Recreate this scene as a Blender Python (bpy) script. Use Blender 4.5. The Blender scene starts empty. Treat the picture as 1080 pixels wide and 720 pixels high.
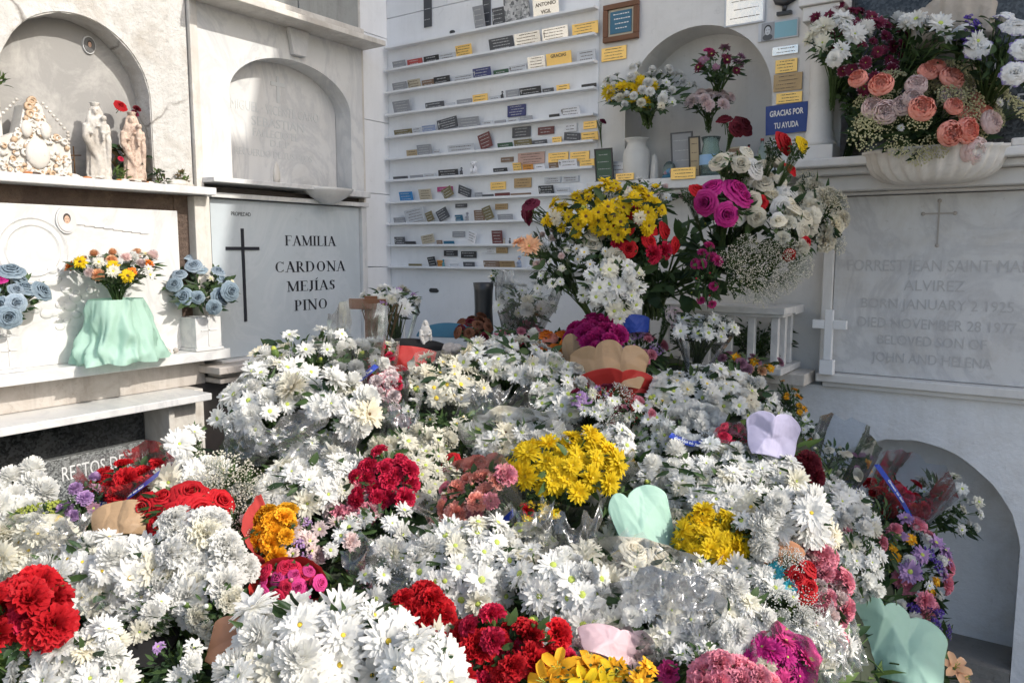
import bpy, bmesh, math, random
from mathutils import Vector, Matrix, Quaternion, noise as mnoise
PI = math.pi
scene = bpy.context.scene
C = bpy.data.collections.new("scene"); scene.collection.children.link(C)

# ------------------------------------------------------------------ camera, light, exposure
F, PITCH, H, YAW = 819.0, math.radians(6.6), 1.5, math.radians(34.5)
cam_d = bpy.data.cameras.new("camera"); cam = bpy.data.objects.new("camera", cam_d); C.objects.link(cam)
cam.location = (0, 0, H); cam.rotation_euler = (PI/2 - PITCH, 0, YAW)
cam_d.sensor_width = 36; cam_d.lens = F/1080*36; cam_d.clip_start = 0.02; cam_d.clip_end = 500
scene.camera = cam
S = Vector((1.0, 0.155, 0.70)).normalized()          # towards the sun
ELEV = math.asin(S.z); AZ = math.atan2(S.x, S.y)
w = bpy.data.worlds.new("World"); scene.world = w; w.use_nodes = True
nt = w.node_tree; nt.nodes.clear()
sky = nt.nodes.new('ShaderNodeTexSky'); sky.sky_type = 'NISHITA'; sky.sun_disc = False
sky.sun_elevation = ELEV; sky.sun_rotation = AZ; sky.air_density = 1.0; sky.dust_density = 2.5; sky.ozone_density = 0.8
bg = nt.nodes.new('ShaderNodeBackground'); bg.inputs[1].default_value = 0.15
wo = nt.nodes.new('ShaderNodeOutputWorld')
nt.links.new(sky.outputs[0], bg.inputs[0]); nt.links.new(bg.outputs[0], wo.inputs[0])
sd = bpy.data.lights.new("sun", 'SUN'); sd.energy = 2.25; sd.angle = math.radians(0.5); sd.color = (1, .95, .87)
so = bpy.data.objects.new("sun", sd); C.objects.link(so); so.rotation_euler = S.to_track_quat('Z', 'Y').to_euler()
vs = scene.view_settings
vs.view_transform = 'Standard'; vs.look = 'None'; vs.gamma = 1; vs.exposure = 0.70; vs.use_curve_mapping = False
scene.cycles.transparent_max_bounces = 14
scene.cycles.max_bounces = 10; scene.cycles.diffuse_bounces = 6

A, B = 2.909, 3.10                                     # left wall x = -A, back wall y = B
WALL_H = 6.2
FH = Vector((-math.sin(YAW), math.cos(YAW), 0)); RT = Vector((math.cos(YAW), math.sin(YAW), 0)); UP = Vector((0, 0, 1))
def ray(px, py):
    u = (px-540)/F; v = -(py-360)/F
    return FH*(math.cos(PITCH)+v*math.sin(PITCH)) + RT*u + UP*(-math.sin(PITCH)+v*math.cos(PITCH))
def at(px, py, D): return Vector((0, 0, H)) + ray(px, py)*D
def onb(px, py, wd=0.0):
    d = ray(px, py); return Vector((0, 0, H)) + d*((B-wd)/d.y)
def onl(px, py, wd=0.0):
    d = ray(px, py); return Vector((0, 0, H)) + d*((-A+wd)/d.x)
TOCAM = -FH

# ------------------------------------------------------------------ helpers
def tag(o, label=None, cat=None, group=None, kind=None):
    if label: o['label'] = label
    if cat: o['category'] = cat
    if group: o['group'] = group
    if kind: o['kind'] = kind
    return o
def empty(name, loc, quat=None, label=None, cat=None, group=None):
    o = bpy.data.objects.new(name, None); C.objects.link(o); o.location = loc; o.empty_display_size = .05
    if quat is not None: o.rotation_mode = 'QUATERNION'; o.rotation_quaternion = quat
    return tag(o, label, cat, group)
def link(name, me, parent=None):
    o = bpy.data.objects.new(name, me); C.objects.link(o)
    if parent is not None: o.parent = parent
    return o
def LW(u, wd, v): return (-A+wd, u, v)                 # left wall frame: along, out, up
def BW(u, wd, v): return (u, B-wd, v)                  # back wall frame
def ID(x, y, z): return (x, y, z)

class MB:
    def __init__(s, f=ID): s.v = []; s.f = []; s.m = []; s.fr = f; s.smooth = []
    def add(s, verts, faces, mi=0, smooth=False):
        b = len(s.v); s.v += [s.fr(*p) for p in verts]
        for q in faces: s.f.append(tuple(b+i for i in q)); s.m.append(mi); s.smooth.append(smooth)
    def box(s, x0, x1, y0, y1, z0, z1, mi=0):
        s.add([(x0,y0,z0),(x1,y0,z0),(x1,y1,z0),(x0,y1,z0),(x0,y0,z1),(x1,y0,z1),(x1,y1,z1),(x0,y1,z1)],
              [(0,3,2,1),(4,5,6,7),(0,1,5,4),(1,2,6,5),(2,3,7,6),(3,0,4,7)], mi)
    def prism(s, poly, y0, y1, mi=0):                   # poly in x,z extruded along y
        n = len(poly)
        s.add([(p[0], y0, p[1]) for p in poly]+[(p[0], y1, p[1]) for p in poly],
              [tuple(range(n)), tuple(reversed(range(n, 2*n)))]+[(i, n+i, n+(i+1)%n, (i+1)%n) for i in range(n)], mi)
    def tube(s, pts, rad, n=6, mi=0, cap=True):
        pts = [Vector(p) for p in pts]
        if not isinstance(rad, (list, tuple)): rad = [rad]*len(pts)
        V = []; Fc = []
        for i, p in enumerate(pts):
            t = (pts[min(i+1, len(pts)-1)]-pts[max(i-1, 0)]).normalized()
            a = t.cross(Vector((0.13, 0.31, 0.94)));
            if a.length < 1e-3: a = t.cross(Vector((1, 0, 0)))
            a.normalize(); b = t.cross(a)
            for k in range(n):
                g = 2*PI*k/n; V.append(tuple(p+(a*math.cos(g)+b*math.sin(g))*rad[i]))
        for i in range(len(pts)-1):
            for k in range(n): Fc.append((i*n+k, i*n+(k+1)%n, (i+1)*n+(k+1)%n, (i+1)*n+k))
        if cap: Fc.append(tuple(reversed(range(n)))); Fc.append(tuple(range((len(pts)-1)*n, len(pts)*n)))
        s.add(V, Fc, mi, True)
    def lathe(s, prof, n=28, mi=0, c=(0,0,0), sx=1, sy=1, flute=0, nf=0):
        V = []; Fc = []
        for i, (r, z) in enumerate(prof):
            for k in range(n):
                g = 2*PI*k/n; q = r*(1+(flute*math.cos(nf*g) if nf else 0))
                V.append((c[0]+q*sx*math.cos(g), c[1]+q*sy*math.sin(g), c[2]+z))
        for i in range(len(prof)-1):
            for k in range(n): Fc.append((i*n+k, i*n+(k+1)%n, (i+1)*n+(k+1)%n, (i+1)*n+k))
        if prof[0][0] > 1e-4: Fc.append(tuple(reversed(range(n))))
        if prof[-1][0] > 1e-4: Fc.append(tuple(range((len(prof)-1)*n, len(prof)*n)))
        s.add(V, Fc, mi, True)
    def ball(s, c, r, mi=0, n=8, sc=(1,1,1)):
        prof = []
        V = []; Fc = []; m = max(4, n//2+1)
        for i in range(m+1):
            t = PI*i/m
            for k in range(n):
                g = 2*PI*k/n; V.append((c[0]+r*sc[0]*math.sin(t)*math.cos(g), c[1]+r*sc[1]*math.sin(t)*math.sin(g), c[2]+r*sc[2]*math.cos(t)))
        for i in range(m):
            for k in range(n): Fc.append((i*n+k, (i+1)*n+k, (i+1)*n+(k+1)%n, i*n+(k+1)%n))
        s.add(V, Fc, mi, True)
    def mesh(s, name, mats):
        me = bpy.data.meshes.new(name); me.from_pydata(s.v, [], s.f)
        for m in (mats if isinstance(mats, (list, tuple)) else [mats]): me.materials.append(m)
        me.polygons.foreach_set('material_index', s.m); me.polygons.foreach_set('use_smooth', s.smooth); me.update()
        return me
    def build(s, name, mats, parent=None, bevel=0, fix=True):
        me = s.mesh(name, mats)
        if fix:
            bm = bmesh.new(); bm.from_mesh(me); bmesh.ops.remove_doubles(bm, verts=bm.verts, dist=1e-6)
            bmesh.ops.recalc_face_normals(bm, faces=bm.faces); bm.to_mesh(me); bm.free()
        o = link(name, me, parent)
        if bevel:
            md = o.modifiers.new('b', 'BEVEL'); md.width = bevel; md.segments = 2; md.limit_method = 'ANGLE'; md.angle_limit = math.radians(35)
        return o

# ------------------------------------------------------------------ materials
def newmat(name):
    m = bpy.data.materials.new(name); m.use_nodes = True; n = m.node_tree; n.nodes.clear()
    out = n.nodes.new('ShaderNodeOutputMaterial'); return m, n, out
def N(n, t, **k):
    x = n.nodes.new('ShaderNode'+t)
    for a, b in k.items(): setattr(x, a, b)
    return x
def ramp(n, src, stops):
    r = N(n, 'ValToRGB'); e = r.color_ramp.elements
    while len(e) < len(stops): e.new(.5)
    for i, (p, c) in enumerate(stops):
        e[i].position = p; e[i].color = (c if hasattr(c, '__len__') else (c, c, c))[:3] + (1,) if hasattr(c, '__len__') else (c, c, c, 1)
    n.links.new(src, r.inputs[0]); return r.outputs[0]
def mix(n, fac, a, b, mode='MIX'):
    m = N(n, 'Mix', data_type='RGBA', blend_type=mode)
    for i, x in ((0, fac), (6, a), (7, b)):
        if hasattr(x, 'links'): n.links.new(x, m.inputs[i])
        else: m.inputs[i].default_value = x if i == 0 else tuple(x)+(1,) if len(x) == 3 else x
    return m.outputs[2]
def noise(n, scale, detail=4, rough=.6, vec=None, dist=0):
    x = N(n, 'TexNoise'); x.inputs['Scale'].default_value = scale; x.inputs['Detail'].default_value = detail
    x.inputs['Roughness'].default_value = rough; x.inputs['Distortion'].default_value = dist
    if vec is not None: n.links.new(vec, x.inputs['Vector'])
    return x.outputs[0]
def wpos(n, sc=(1,1,1)):
    g = N(n, 'NewGeometry'); mp = N(n, 'Mapping'); mp.inputs['Scale'].default_value = sc
    n.links.new(g.outputs['Position'], mp.inputs['Vector']); return mp.outputs[0]
def surface(name, col, rough=.7, stains=None, stain_amt=.5, bump=.3, bscale=40, veins=None, streak=0, metal=0, spec=.4, cracks=0, vary=.06, bdist=.004, sscale=5.5):
    m, n, out = newmat(name); p = N(n, 'BsdfPrincipled'); n.links.new(p.outputs[0], out.inputs[0])
    P = wpos(n); c = tuple(col)
    base = mix(n, noise(n, 3.1, 5, .6, P), tuple(x*(1-vary) for x in c), tuple(min(1, x*(1+vary)) for x in c))
    if stains:
        f = ramp(n, noise(n, sscale, 9, .72, P, .4), [(.48, 0), (.72, 1)])
        base = mix(n, mulf(n, f, stain_amt), base, stains)
        f = ramp(n, noise(n, sscale*5, 6, .75, P, .8), [(.60, 0), (.68, 1)])
        base = mix(n, mulf(n, f, stain_amt*.55), base, tuple(x*.6 for x in stains))
    if streak:
        P2 = wpos(n, (14, 14, 1.3)); f = ramp(n, noise(n, 1.0, 6, .7, P2), [(.5, 0), (.78, 1)])
        base = mix(n, mulf(n, f, streak), base, tuple(x*.45 for x in (stains or c)))
    if veins:
        f = ramp(n, noise(n, 2.2, 9, .62, wpos(n, (1, 1.6, 1)), 1.6), [(.44, 0), (.5, 1), (.56, 0)])
        base = mix(n, mulf(n, f, .45), base, veins)
    h = noise(n, bscale, 8, .65, P)
    if cracks:
        v = N(n, 'TexVoronoi', feature='DISTANCE_TO_EDGE'); v.inputs['Scale'].default_value = 3.3
        vp = N(n, 'Mix', data_type='RGBA'); vp.inputs[0].default_value = .16
        nn = N(n, 'TexNoise'); nn.inputs['Scale'].default_value = 5; nn.inputs['Detail'].default_value = 8; n.links.new(P, nn.inputs['Vector'])
        n.links.new(P, vp.inputs[6]); n.links.new(nn.outputs[1], vp.inputs[7]); n.links.new(vp.outputs[2], v.inputs['Vector'])
        f = ramp(n, v.outputs[0], [(0, 1), (.022, 0)])
        g = ramp(n, noise(n, 1.9, 3, .5, P), [(.47, 0), (.56, 1)])
        fm = N(n, 'Math', operation='MULTIPLY'); n.links.new(f, fm.inputs[0]); n.links.new(g, fm.inputs[1])
        base = mix(n, mulf(n, fm.outputs[0], cracks), base, (.16, .14, .12))
    n.links.new(base, p.inputs['Base Color'])
    rr = mix(n, h, (rough*.8,)*3, (min(1, rough*1.15),)*3); n.links.new(rr, p.inputs['Roughness'])
    p.inputs['Metallic'].default_value = metal; p.inputs['Specular IOR Level'].default_value = spec
    b = N(n, 'Bump'); b.inputs['Strength'].default_value = bump; b.inputs['Distance'].default_value = bdist
    n.links.new(h, b.inputs['Height']); n.links.new(b.outputs[0], p.inputs['Normal'])
    return m
def mulf(n, s, k):
    x = N(n, 'Math', operation='MULTIPLY'); n.links.new(s, x.inputs[0]); x.inputs[1].default_value = k; return x.outputs[0]
_pm = {}
def petal(name, col, tr=.3, vary=.14, rough=.65, edge=None, centre=None, streaks=.12, sheen=0):
    """soft flower / leaf material, slight translucency and per-object variation"""
    if name in _pm: return _pm[name]
    m, n, out = newmat(name); p = N(n, 'BsdfPrincipled'); t = N(n, 'BsdfTranslucent'); mx = N(n, 'MixShader')
    oi = N(n, 'ObjectInfo'); tc = N(n, 'TexCoord')
    hv = N(n, 'HueSaturation'); 
    base = mix(n, noise(n, 7, 4, .6, tc.outputs['Object']), tuple(x*(1-streaks) for x in col), tuple(min(.95, x*(1+streaks)) for x in col))
    if edge or centre:
        ln = N(n, 'VectorMath', operation='LENGTH'); n.links.new(tc.outputs['Object'], ln.inputs[0])
        if edge:
            nn = noise(n, 9, 3, .6, tc.outputs['Object'])
            ad = N(n, 'Math', operation='ADD'); n.links.new(ln.outputs['Value'], ad.inputs[0]); n.links.new(mulf(n, nn, .3), ad.inputs[1])
            base = mix(n, ramp(n, ad.outputs[0], [(.60, 0), (.68, .85)]), base, edge)
        if centre: base = mix(n, ramp(n, ln.outputs['Value'], [(.1, 1), (.3, 0)]), base, centre)
    n.links.new(base, hv.inputs['Color'])
    mr = N(n, 'MapRange'); mr.inputs[3].default_value = 1-vary; mr.inputs[4].default_value = 1+vary*.6
    n.links.new(oi.outputs['Random'], mr.inputs[0]); n.links.new(mr.outputs[0], hv.inputs['Value'])
    n.links.new(hv.outputs[0], p.inputs['Base Color']); n.links.new(hv.outputs[0], t.inputs[0])
    p.inputs['Roughness'].default_value = rough; p.inputs['Specular IOR Level'].default_value = .25
    if sheen: p.inputs['Sheen Weight'].default_value = sheen
    mx.inputs[0].default_value = tr
    n.links.new(p.outputs[0], mx.inputs[1]); n.links.new(t.outputs[0], mx.inputs[2]); n.links.new(mx.outputs[0], out.inputs[0])
    _pm[name] = m; return m
def paper(name, col, tr=.25, rough=.55):
    m, n, out = newmat(name); p = N(n, 'BsdfPrincipled'); t = N(n, 'BsdfTranslucent'); mx = N(n, 'MixShader')
    tc = N(n, 'TexCoord'); f = noise(n, 30, 6, .6, tc.outputs['Object'])
    base = mix(n, f, tuple(x*.93 for x in col), tuple(min(1, x*1.05) for x in col))
    n.links.new(base, p.inputs['Base Color']); n.links.new(base, t.inputs[0]); p.inputs['Roughness'].default_value = rough
    b = N(n, 'Bump'); b.inputs['Strength'].default_value = .35; b.inputs['Distance'].default_value = .01
    n.links.new(noise(n, 12, 6, .6, tc.outputs['Object'], .6), b.inputs['Height']); n.links.new(b.outputs[0], p.inputs['Normal'])
    mx.inputs[0].default_value = tr
    n.links.new(p.outputs[0], mx.inputs[1]); n.links.new(t.outputs[0], mx.inputs[2]); n.links.new(mx.outputs[0], out.inputs[0]); return m
def cello(name, milk=.05, gloss=1.4, tint=(1,1,1)):
    m, n, out = newmat(name); tr = N(n, 'BsdfTransparent'); tr.inputs[0].default_value = tuple(tint)+(1,)
    g = N(n, 'BsdfGlossy'); g.inputs['Roughness'].default_value = .19; g.inputs[0].default_value = (.95, .97, 1, 1)
    d = N(n, 'BsdfDiffuse'); d.inputs[0].default_value = (.9, .91, .92, 1); dt = N(n, 'BsdfTranslucent'); dt.inputs[0].default_value = (.9,.91,.92,1)
    tc = N(n, 'TexCoord'); b = N(n, 'Bump'); b.inputs['Strength'].default_value = .6; b.inputs['Distance'].default_value = .006
    nz = noise(n, 11, 3, .6, tc.outputs['Object'], .8); n.links.new(nz, b.inputs['Height'])
    n.links.new(b.outputs[0], g.inputs['Normal'])
    fr = N(n, 'Fresnel'); fr.inputs[0].default_value = 1.5; n.links.new(b.outputs[0], fr.inputs['Normal'])
    mx = N(n, 'MixShader'); n.links.new(mulf(n, fr.outputs[0], gloss), mx.inputs[0])
    n.links.new(tr.outputs[0], mx.inputs[1]); n.links.new(g.outputs[0], mx.inputs[2])
    dd = N(n, 'MixShader'); dd.inputs[0].default_value = .5; n.links.new(d.outputs[0], dd.inputs[1]); n.links.new(dt.outputs[0], dd.inputs[2])
    m2 = N(n, 'MixShader'); m2.inputs[0].default_value = milk
    n.links.new(mx.outputs[0], m2.inputs[1]); n.links.new(dd.outputs[0], m2.inputs[2]); n.links.new(m2.outputs[0], out.inputs[0]); return m
def plain(name, col, rough=.6, metal=0, spec=.4, bump=.15, bscale=60, vary=.08, rnd=0):
    m, n, out = newmat(name); p = N(n, 'BsdfPrincipled'); n.links.new(p.outputs[0], out.inputs[0])
    tc = N(n, 'TexCoord'); P = tc.outputs['Object']
    base = mix(n, noise(n, 25, 5, .6, P), tuple(x*(1-vary) for x in col), tuple(min(1, x*(1+vary)) for x in col))
    n.links.new(base, p.inputs['Base Color']); p.inputs['Roughness'].default_value = rough; p.inputs['Metallic'].default_value = metal
    p.inputs['Specular IOR Level'].default_value = spec
    b = N(n, 'Bump'); b.inputs['Strength'].default_value = bump; b.inputs['Distance'].default_value = .002
    n.links.new(noise(n, bscale, 6, .6, P), b.inputs['Height']); n.links.new(b.outputs[0], p.inputs['Normal']); return m
def speckle(name, c1, c2, scale=160, rough=.25):
    m, n, out = newmat(name); p = N(n, 'BsdfPrincipled'); n.links.new(p.outputs[0], out.inputs[0]); P = wpos(n)
    v = N(n, 'TexVoronoi'); v.inputs['Scale'].default_value = scale; n.links.new(P, v.inputs['Vector'])
    f = ramp(n, v.outputs['Color'], [(.3, 0), (.75, 1)]); base = mix(n, f, c1, c2)
    base = mix(n, ramp(n, noise(n, 6, 5, .6, P), [(.4, 0), (.8, .4)]), base, (.3, .29, .27))
    n.links.new(base, p.inputs['Base Color']); p.inputs['Roughness'].default_value = rough; return m

M = {}
M['plaster_old'] = surface('plaster_old', (.62,.61,.585), .9, (.36,.31,.25), .6, 1.0, 22, cracks=.85, streak=.22, bdist=.016)
M['paint'] = surface('white_paint', (.80,.81,.82), .55, (.62,.62,.62), .3, .12, 30, streak=.10)
M['paint2'] = surface('grey_white_paint', (.70,.69,.67), .6, (.5,.48,.44), .35, .25, 30, streak=.14)
M['plaster_low'] = surface('white_washed_plaster', (.80,.81,.82), .85, (.5,.46,.4), .35, .8, 18, streak=.12, cracks=0, bdist=.008)
M['marble'] = surface('white_marble', (.69,.69,.68), .3, (.55,.52,.48), .3, .06, 50, veins=(.45,.46,.48), streak=.08)
M['marble_warm'] = surface('weathered_marble', (.68,.65,.60), .5, (.40,.33,.26), .6, .3, 40, veins=(.5,.47,.43), streak=.35)
M['marble_old'] = surface('old_grey_marble', (.50,.46,.42), .7, (.28,.22,.17), .7, .5, 30, streak=.5)
M['marble_grey'] = surface('grey_marble', (.63,.63,.625), .35, (.42,.37,.30), .45, .1, 50, veins=(.42,.42,.43), streak=.12)
M['slab_blue'] = surface('pale_blue_marble', (.52,.575,.61), .22, (.44,.48,.5), .35, .03, 60, veins=(.6,.64,.67))
M['dark_stone'] = surface('dark_stone', (.10,.09,.085), .7, (.2,.16,.13), .4, .5, 30)
M['grey_stone'] = surface('weathered_grey_stone', (.30,.31,.30), .8, (.18,.18,.17), .6, .5, 30, streak=.5)
M['granite'] = speckle('speckled_granite', (.05,.055,.06), (.34,.36,.36), 190, .35)
M['granite_dark'] = speckle('black_granite', (.018,.02,.022), (.075,.08,.085), 120, .18)
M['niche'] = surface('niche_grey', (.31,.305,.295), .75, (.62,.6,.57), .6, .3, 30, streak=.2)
M['rubble'] = surface('bare_masonry', (.14,.10,.08), .95, (.3,.22,.16), .8, 1.2, 40, bdist=.02)
M['concrete'] = surface('concrete_ground', (.24,.23,.21), .9, (.12,.1,.08), .6, .8, 25, bdist=.01)
M['letter_dark'] = plain('engraved_black', (.02,.022,.03), .5)
M['letter_grey'] = plain('faded_lettering', (.60,.61,.62), .5)
M['letter_grey2'] = plain('worn_and_shaded_lettering', (.49,.485,.48), .6)  # plain grey on granite; on the memorial marble it paints in the letters' shading
M['letter_white'] = plain('white_lettering', (.8,.8,.8), .5)
M['letter_soft'] = plain('soft_lettering', (.60,.62,.62), .5)
M['green'] = petal('leaf_green', (.065,.115,.04), .25, .35, .5)
M['green_dark'] = petal('leaf_dark', (.036,.07,.032), .2, .35, .45)
M['green_mid'] = petal('leaf_light', (.12,.19,.05), .3, .3, .5)
M['stem'] = petal('stem_green', (.10,.16,.055), .15, .3, .5)
M['dead'] = petal('dry_leaf', (.18,.13,.07), .2, .4, .8)
M['yellow_c'] = plain('flower_centre_yellow', (.72,.52,.05), .8)
M['green_c'] = plain('flower_centre_green', (.42,.50,.10), .8)
M['brown_c'] = plain('flower_centre_brown', (.12,.06,.02), .8)
M['olive_c'] = plain('flower_centre_olive', (.25,.24,.03), .8)
COL = dict(white=(.86,.86,.835), cream=(.82,.77,.64), yellow=(.80,.60,.02), gold=(.82,.42,.02), orange=(.75,.20,.02),
           red=(.52,.012,.02), crimson=(.58,.02,.07), dkred=(.14,.012,.022), burgundy=(.17,.018,.05), pink=(.78,.30,.38),
           pale=(.86,.70,.68), coral=(.88,.36,.28), magenta=(.48,.02,.21), hot=(.66,.06,.26), lilac=(.50,.32,.58),
           violet=(.13,.07,.38), bluegrey=(.25,.33,.40), blue2=(.32,.40,.48), brown=(.22,.09,.05), peach=(.80,.48,.28), teal=(.05,.40,.50), mauve=(.38,.20,.28), limy=(.45,.50,.10), ivory=(.80,.78,.68))
COL['fill'] = (.62,.60,.36)
EDG = dict(bluegrey=(.40,.49,.55), magenta=(.62,.08,.32), blue2=(.46,.54,.60), coral=(.86,.48,.42), dkred=(.22,.02,.03), peach=(.85,.62,.45))
def PM(c):
    tr = .42 if c in ('white', 'cream', 'pale', 'yellow', 'ivory') else .24
    if c in EDG: return petal('petal_'+c, COL[c], tr, .2, streaks=.18, edge=EDG[c])
    return petal('petal_'+c, COL[c], tr, .10 if c in ('white', 'ivory') else .2, streaks=.05 if c in ('white', 'ivory') else .18)
PM_EDGE = petal('petal_white_violet_edge', COL['white'], .3, edge=(.10,.05,.35))
PM_STRIPE = petal('petal_candy', (.82,.72,.72), .25, edge=(.62,.05,.12))
PM_BURG = petal('petal_burgundy_white_tip', COL['burgundy'], .2, edge=(.62,.45,.52))
W = {'cello': cello('cellophane', .035, .9), 'cello_thick': cello('cellophane_milky', .11, 1.9), 'cello_blue': cello('cellophane_blue', .05, 1.2, (.86,.92,1)),
     'mint': paper('mint_paper', (.52,.76,.65), .4), 'kraft': paper('kraft_paper', (.42,.28,.16), .1), 'red': paper('red_paper', (.50,.035,.03), .2),
     'lavender': paper('lavender_paper', (.56,.53,.72)), 'brown': paper('terracotta_paper', (.60,.30,.17)), 'pinkp': paper('pink_tissue', (.85,.66,.70), .4),
     'black': paper('black_paper', (.012,.012,.013), .0, .95), 'purple': paper('purple_paper', (.22,.1,.3)), 'rednet': paper('red_mesh', (.70,.10,.10), .4), 'white': paper('white_tissue', (.85,.85,.85), .4), 'blue': paper('blue_paper', (.02,.07,.42))}
RIB = plain('blue_ribbon', (.015,.05,.38), .35)
WHT = plain('white_print', (.85,.85,.88), .5)

# ------------------------------------------------------------------ flower meshes (unit diameter, facing +Z)
def add_petal(mb, rnd, az, elev, L, wd, r0, z0, curl=0., cup=.12, n=3, mi=0, tip=.55, twist=0.):
    ca, sa = math.cos(az), math.sin(az); x = r0; z = z0; V = []; e = elev
    for i in range(n+1):
        t = i/n; hw = wd*.5*(.45+.55*math.sin(PI*min(1, .12+t*.75)))*(1 if i < n else tip)
        zz = cup*hw
        for sgn in (-1, 0, 1):
            px, py, pz = x, sgn*hw, z + (zz if sgn else -zz*.4) + sgn*twist*t*wd
            V.append((px*ca-py*sa, px*sa+py*ca, pz))
        e = elev + curl*(i+.5)/n
        x += L/n*math.cos(e); z += L/n*math.sin(e)
    Fc = []
    for i in range(n):
        for k in (0, 1): Fc.append((i*3+k, i*3+k+1, (i+1)*3+k+1, (i+1)*3+k))
    mb.add(V, Fc, mi, True)
def sepals(mb, z=-.1, r=.12, mi=2):
    mb.lathe([(.02, z-.16), (r*.8, z-.1), (r, z), (r*.7, z+.03)], 8, mi)
    mb.tube([(0, 0, z-.14), (.02, .01, z-.45), (.0, .03, z-.8)], .025, 5, mi, False)
def m_daisy(rnd, layers=((20,-.05,.46),(18,.18,.41),(12,.45,.30)), pw=.125, disc=.10):
    mb = MB()
    up_ = rnd.uniform(-.15,.28); sq = rnd.uniform(.88,1.1); lean_ = rnd.uniform(0,6)
    for li, (k, el, L) in enumerate(layers):
        off = rnd.random(); el = el+up_*(1-.15*li)
        for i in range(k):
            if rnd.random() < .06: continue
            g_ = 2*PI*(i+off)/k+rnd.uniform(-.12,.12)
            add_petal(mb, rnd, g_, el+.14*math.sin(g_+lean_)+rnd.uniform(-.22,.22), L*sq*rnd.uniform(.78,1.08), pw*rnd.uniform(.8,1.25), .05, .01*li, rnd.uniform(-.8,.3), .25, twist=rnd.uniform(-.15,.15))
    if disc: mb.ball((0,0,.035), disc, 1, 10, (1,1,.5))
    sepals(mb); return mb
def m_mum(rnd):                                       # big full chrysanthemum
    return m_daisy(rnd, ((19,-.12,.48),(19,.06,.46),(17,.24,.40),(14,.46,.31),(9,.75,.20)), .120, .05)
def m_pom(rnd):                                       # dense ball chrysanthemum
    mb = MB()
    for i in range(120):
        t = (i+.5)/120; el = math.asin(1-1.25*t) ; az = i*2.39996
        add_petal(mb, rnd, az+rnd.uniform(-.1,.1), el+rnd.uniform(-.12,.12), .32*rnd.uniform(.85,1.1), .13, .12*math.cos(el), .14*math.sin(el), rnd.uniform(.0,.5), .3, n=2, tip=.7)
    mb.ball((0,0,0), .2, 0, 8); sepals(mb, -.15); return mb
def m_carn(rnd, k=34):
    mb = MB()
    for i in range(k):
        t = (i+.5)/k; el = 1.45-1.55*t**.8+rnd.uniform(-.15,.15); az = i*2.39996+rnd.uniform(-.2,.2)
        L = .36+.10*t; ca, sa = math.cos(az), math.sin(az); V = []; R = 4; Cc = 6; ph = rnd.uniform(0, 6)
        x = .03+.05*t; z = -.12; e = min(1.5, el+.55)
        for r in range(R+1):
            q = r/R; hw = (.03+.19*q**1.1)
            for c in range(Cc+1):
                s = c/Cc*2-1; wv = .075*q*q*math.sin(s*6+ph)+ (rnd.uniform(-.03,.03) if r == R else 0)
                drop = -.05*q*s*s; ext = (.035 if c % 2 else -.012) if r == R else 0
                lx = x+ext*math.cos(e)-wv*math.sin(e); lz = z+ext*math.sin(e)+wv*math.cos(e)+drop
                py = s*hw
                V.append((lx*ca-py*sa, lx*sa+py*ca, lz))
            e2 = e-(.55*q); x += L/R*math.cos(e2); z += L/R*math.sin(e2)
        Fc = [(r*(Cc+1)+c, r*(Cc+1)+c+1, (r+1)*(Cc+1)+c+1, (r+1)*(Cc+1)+c) for r in range(R) for c in range(Cc)]
        mb.add(V, Fc, 0, True)
    mb.lathe([(.03,-.55),(.09,-.5),(.11,-.3),(.12,-.1)], 8, 2); mb.tube([(0,0,-.5),(.02,.01,-.9)], .025, 5, 2, False)
    return mb
def m_rose(rnd, layers=None, ruff=.012, cup=1.0):
    """spiral of overlapping petals; layers = (radius, top height, petals, outward roll)"""
    mb = MB()
    layers = layers or [(.045,.24,2,.0),(.085,.245,3,.02),(.135,.23,3,.05),(.195,.20,4,.09),(.26,.15,5,.13),(.335,.07,5,.17)]
    for li, (r, top, k, fl) in enumerate(layers):
        off = li*1.1+rnd.random()
        for i in range(k):
            az0 = off+2*PI*i/k; span = 2*PI/k*.72; R = 7; Cc = 8; V = []; hh = top+rnd.uniform(-.02,.02); dr = rnd.uniform(-.01,.02); ph = rnd.uniform(0,6)
            for a in range(R+1):
                t = a/R
                for c in range(Cc+1):
                    s = c/Cc*2-1; az = az0+span*s*(.5+.5*math.sin(PI*min(.5,.12+t*.5)))
                    rim = max(0, t-.62)/.38
                    rr = (r+dr)*(.25+.75*math.sin(min(1,t*1.5)*PI/2))*cup + fl*rim**1.3*(1-.35*s*s) + .018*(s+1)*.5 + rnd.uniform(-ruff,ruff)*rim + ruff*1.5*rim*math.sin(s*7+ph)
                    z = -.24 + (hh+.24)*min(1, t*1.18)**.9*(1-.16*abs(s)**3*t) - fl*.75*rim**1.8
                    V.append((rr*math.cos(az), rr*math.sin(az), z))
            mb.add(V, [(a*(Cc+1)+c, a*(Cc+1)+c+1, (a+1)*(Cc+1)+c+1, (a+1)*(Cc+1)+c) for a in range(R) for c in range(Cc)], 0, True)
    mb.ball((0,0,.12), .04, 0, 6, (1,1,2))
    for i in range(5): add_petal(mb, rnd, i*1.257, -.2, .3, .1, .06, -.22, -.8, .2, mi=2, tip=.1)
    mb.tube([(0,0,-.2),(.01,.02,-.45),(.0,.0,-.9)], .028, 5, 2, False); return mb
def m_peony(rnd):
    return m_rose(rnd, [(.05,.20,4,.03),(.09,.22,4,.02),(.14,.25,5,.01),(.19,.27,5,-.03),(.27,.28,5,-.05),(.35,.25,5,-.07),(.42,.17,5,-.06)], .022, 1.08)
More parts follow.
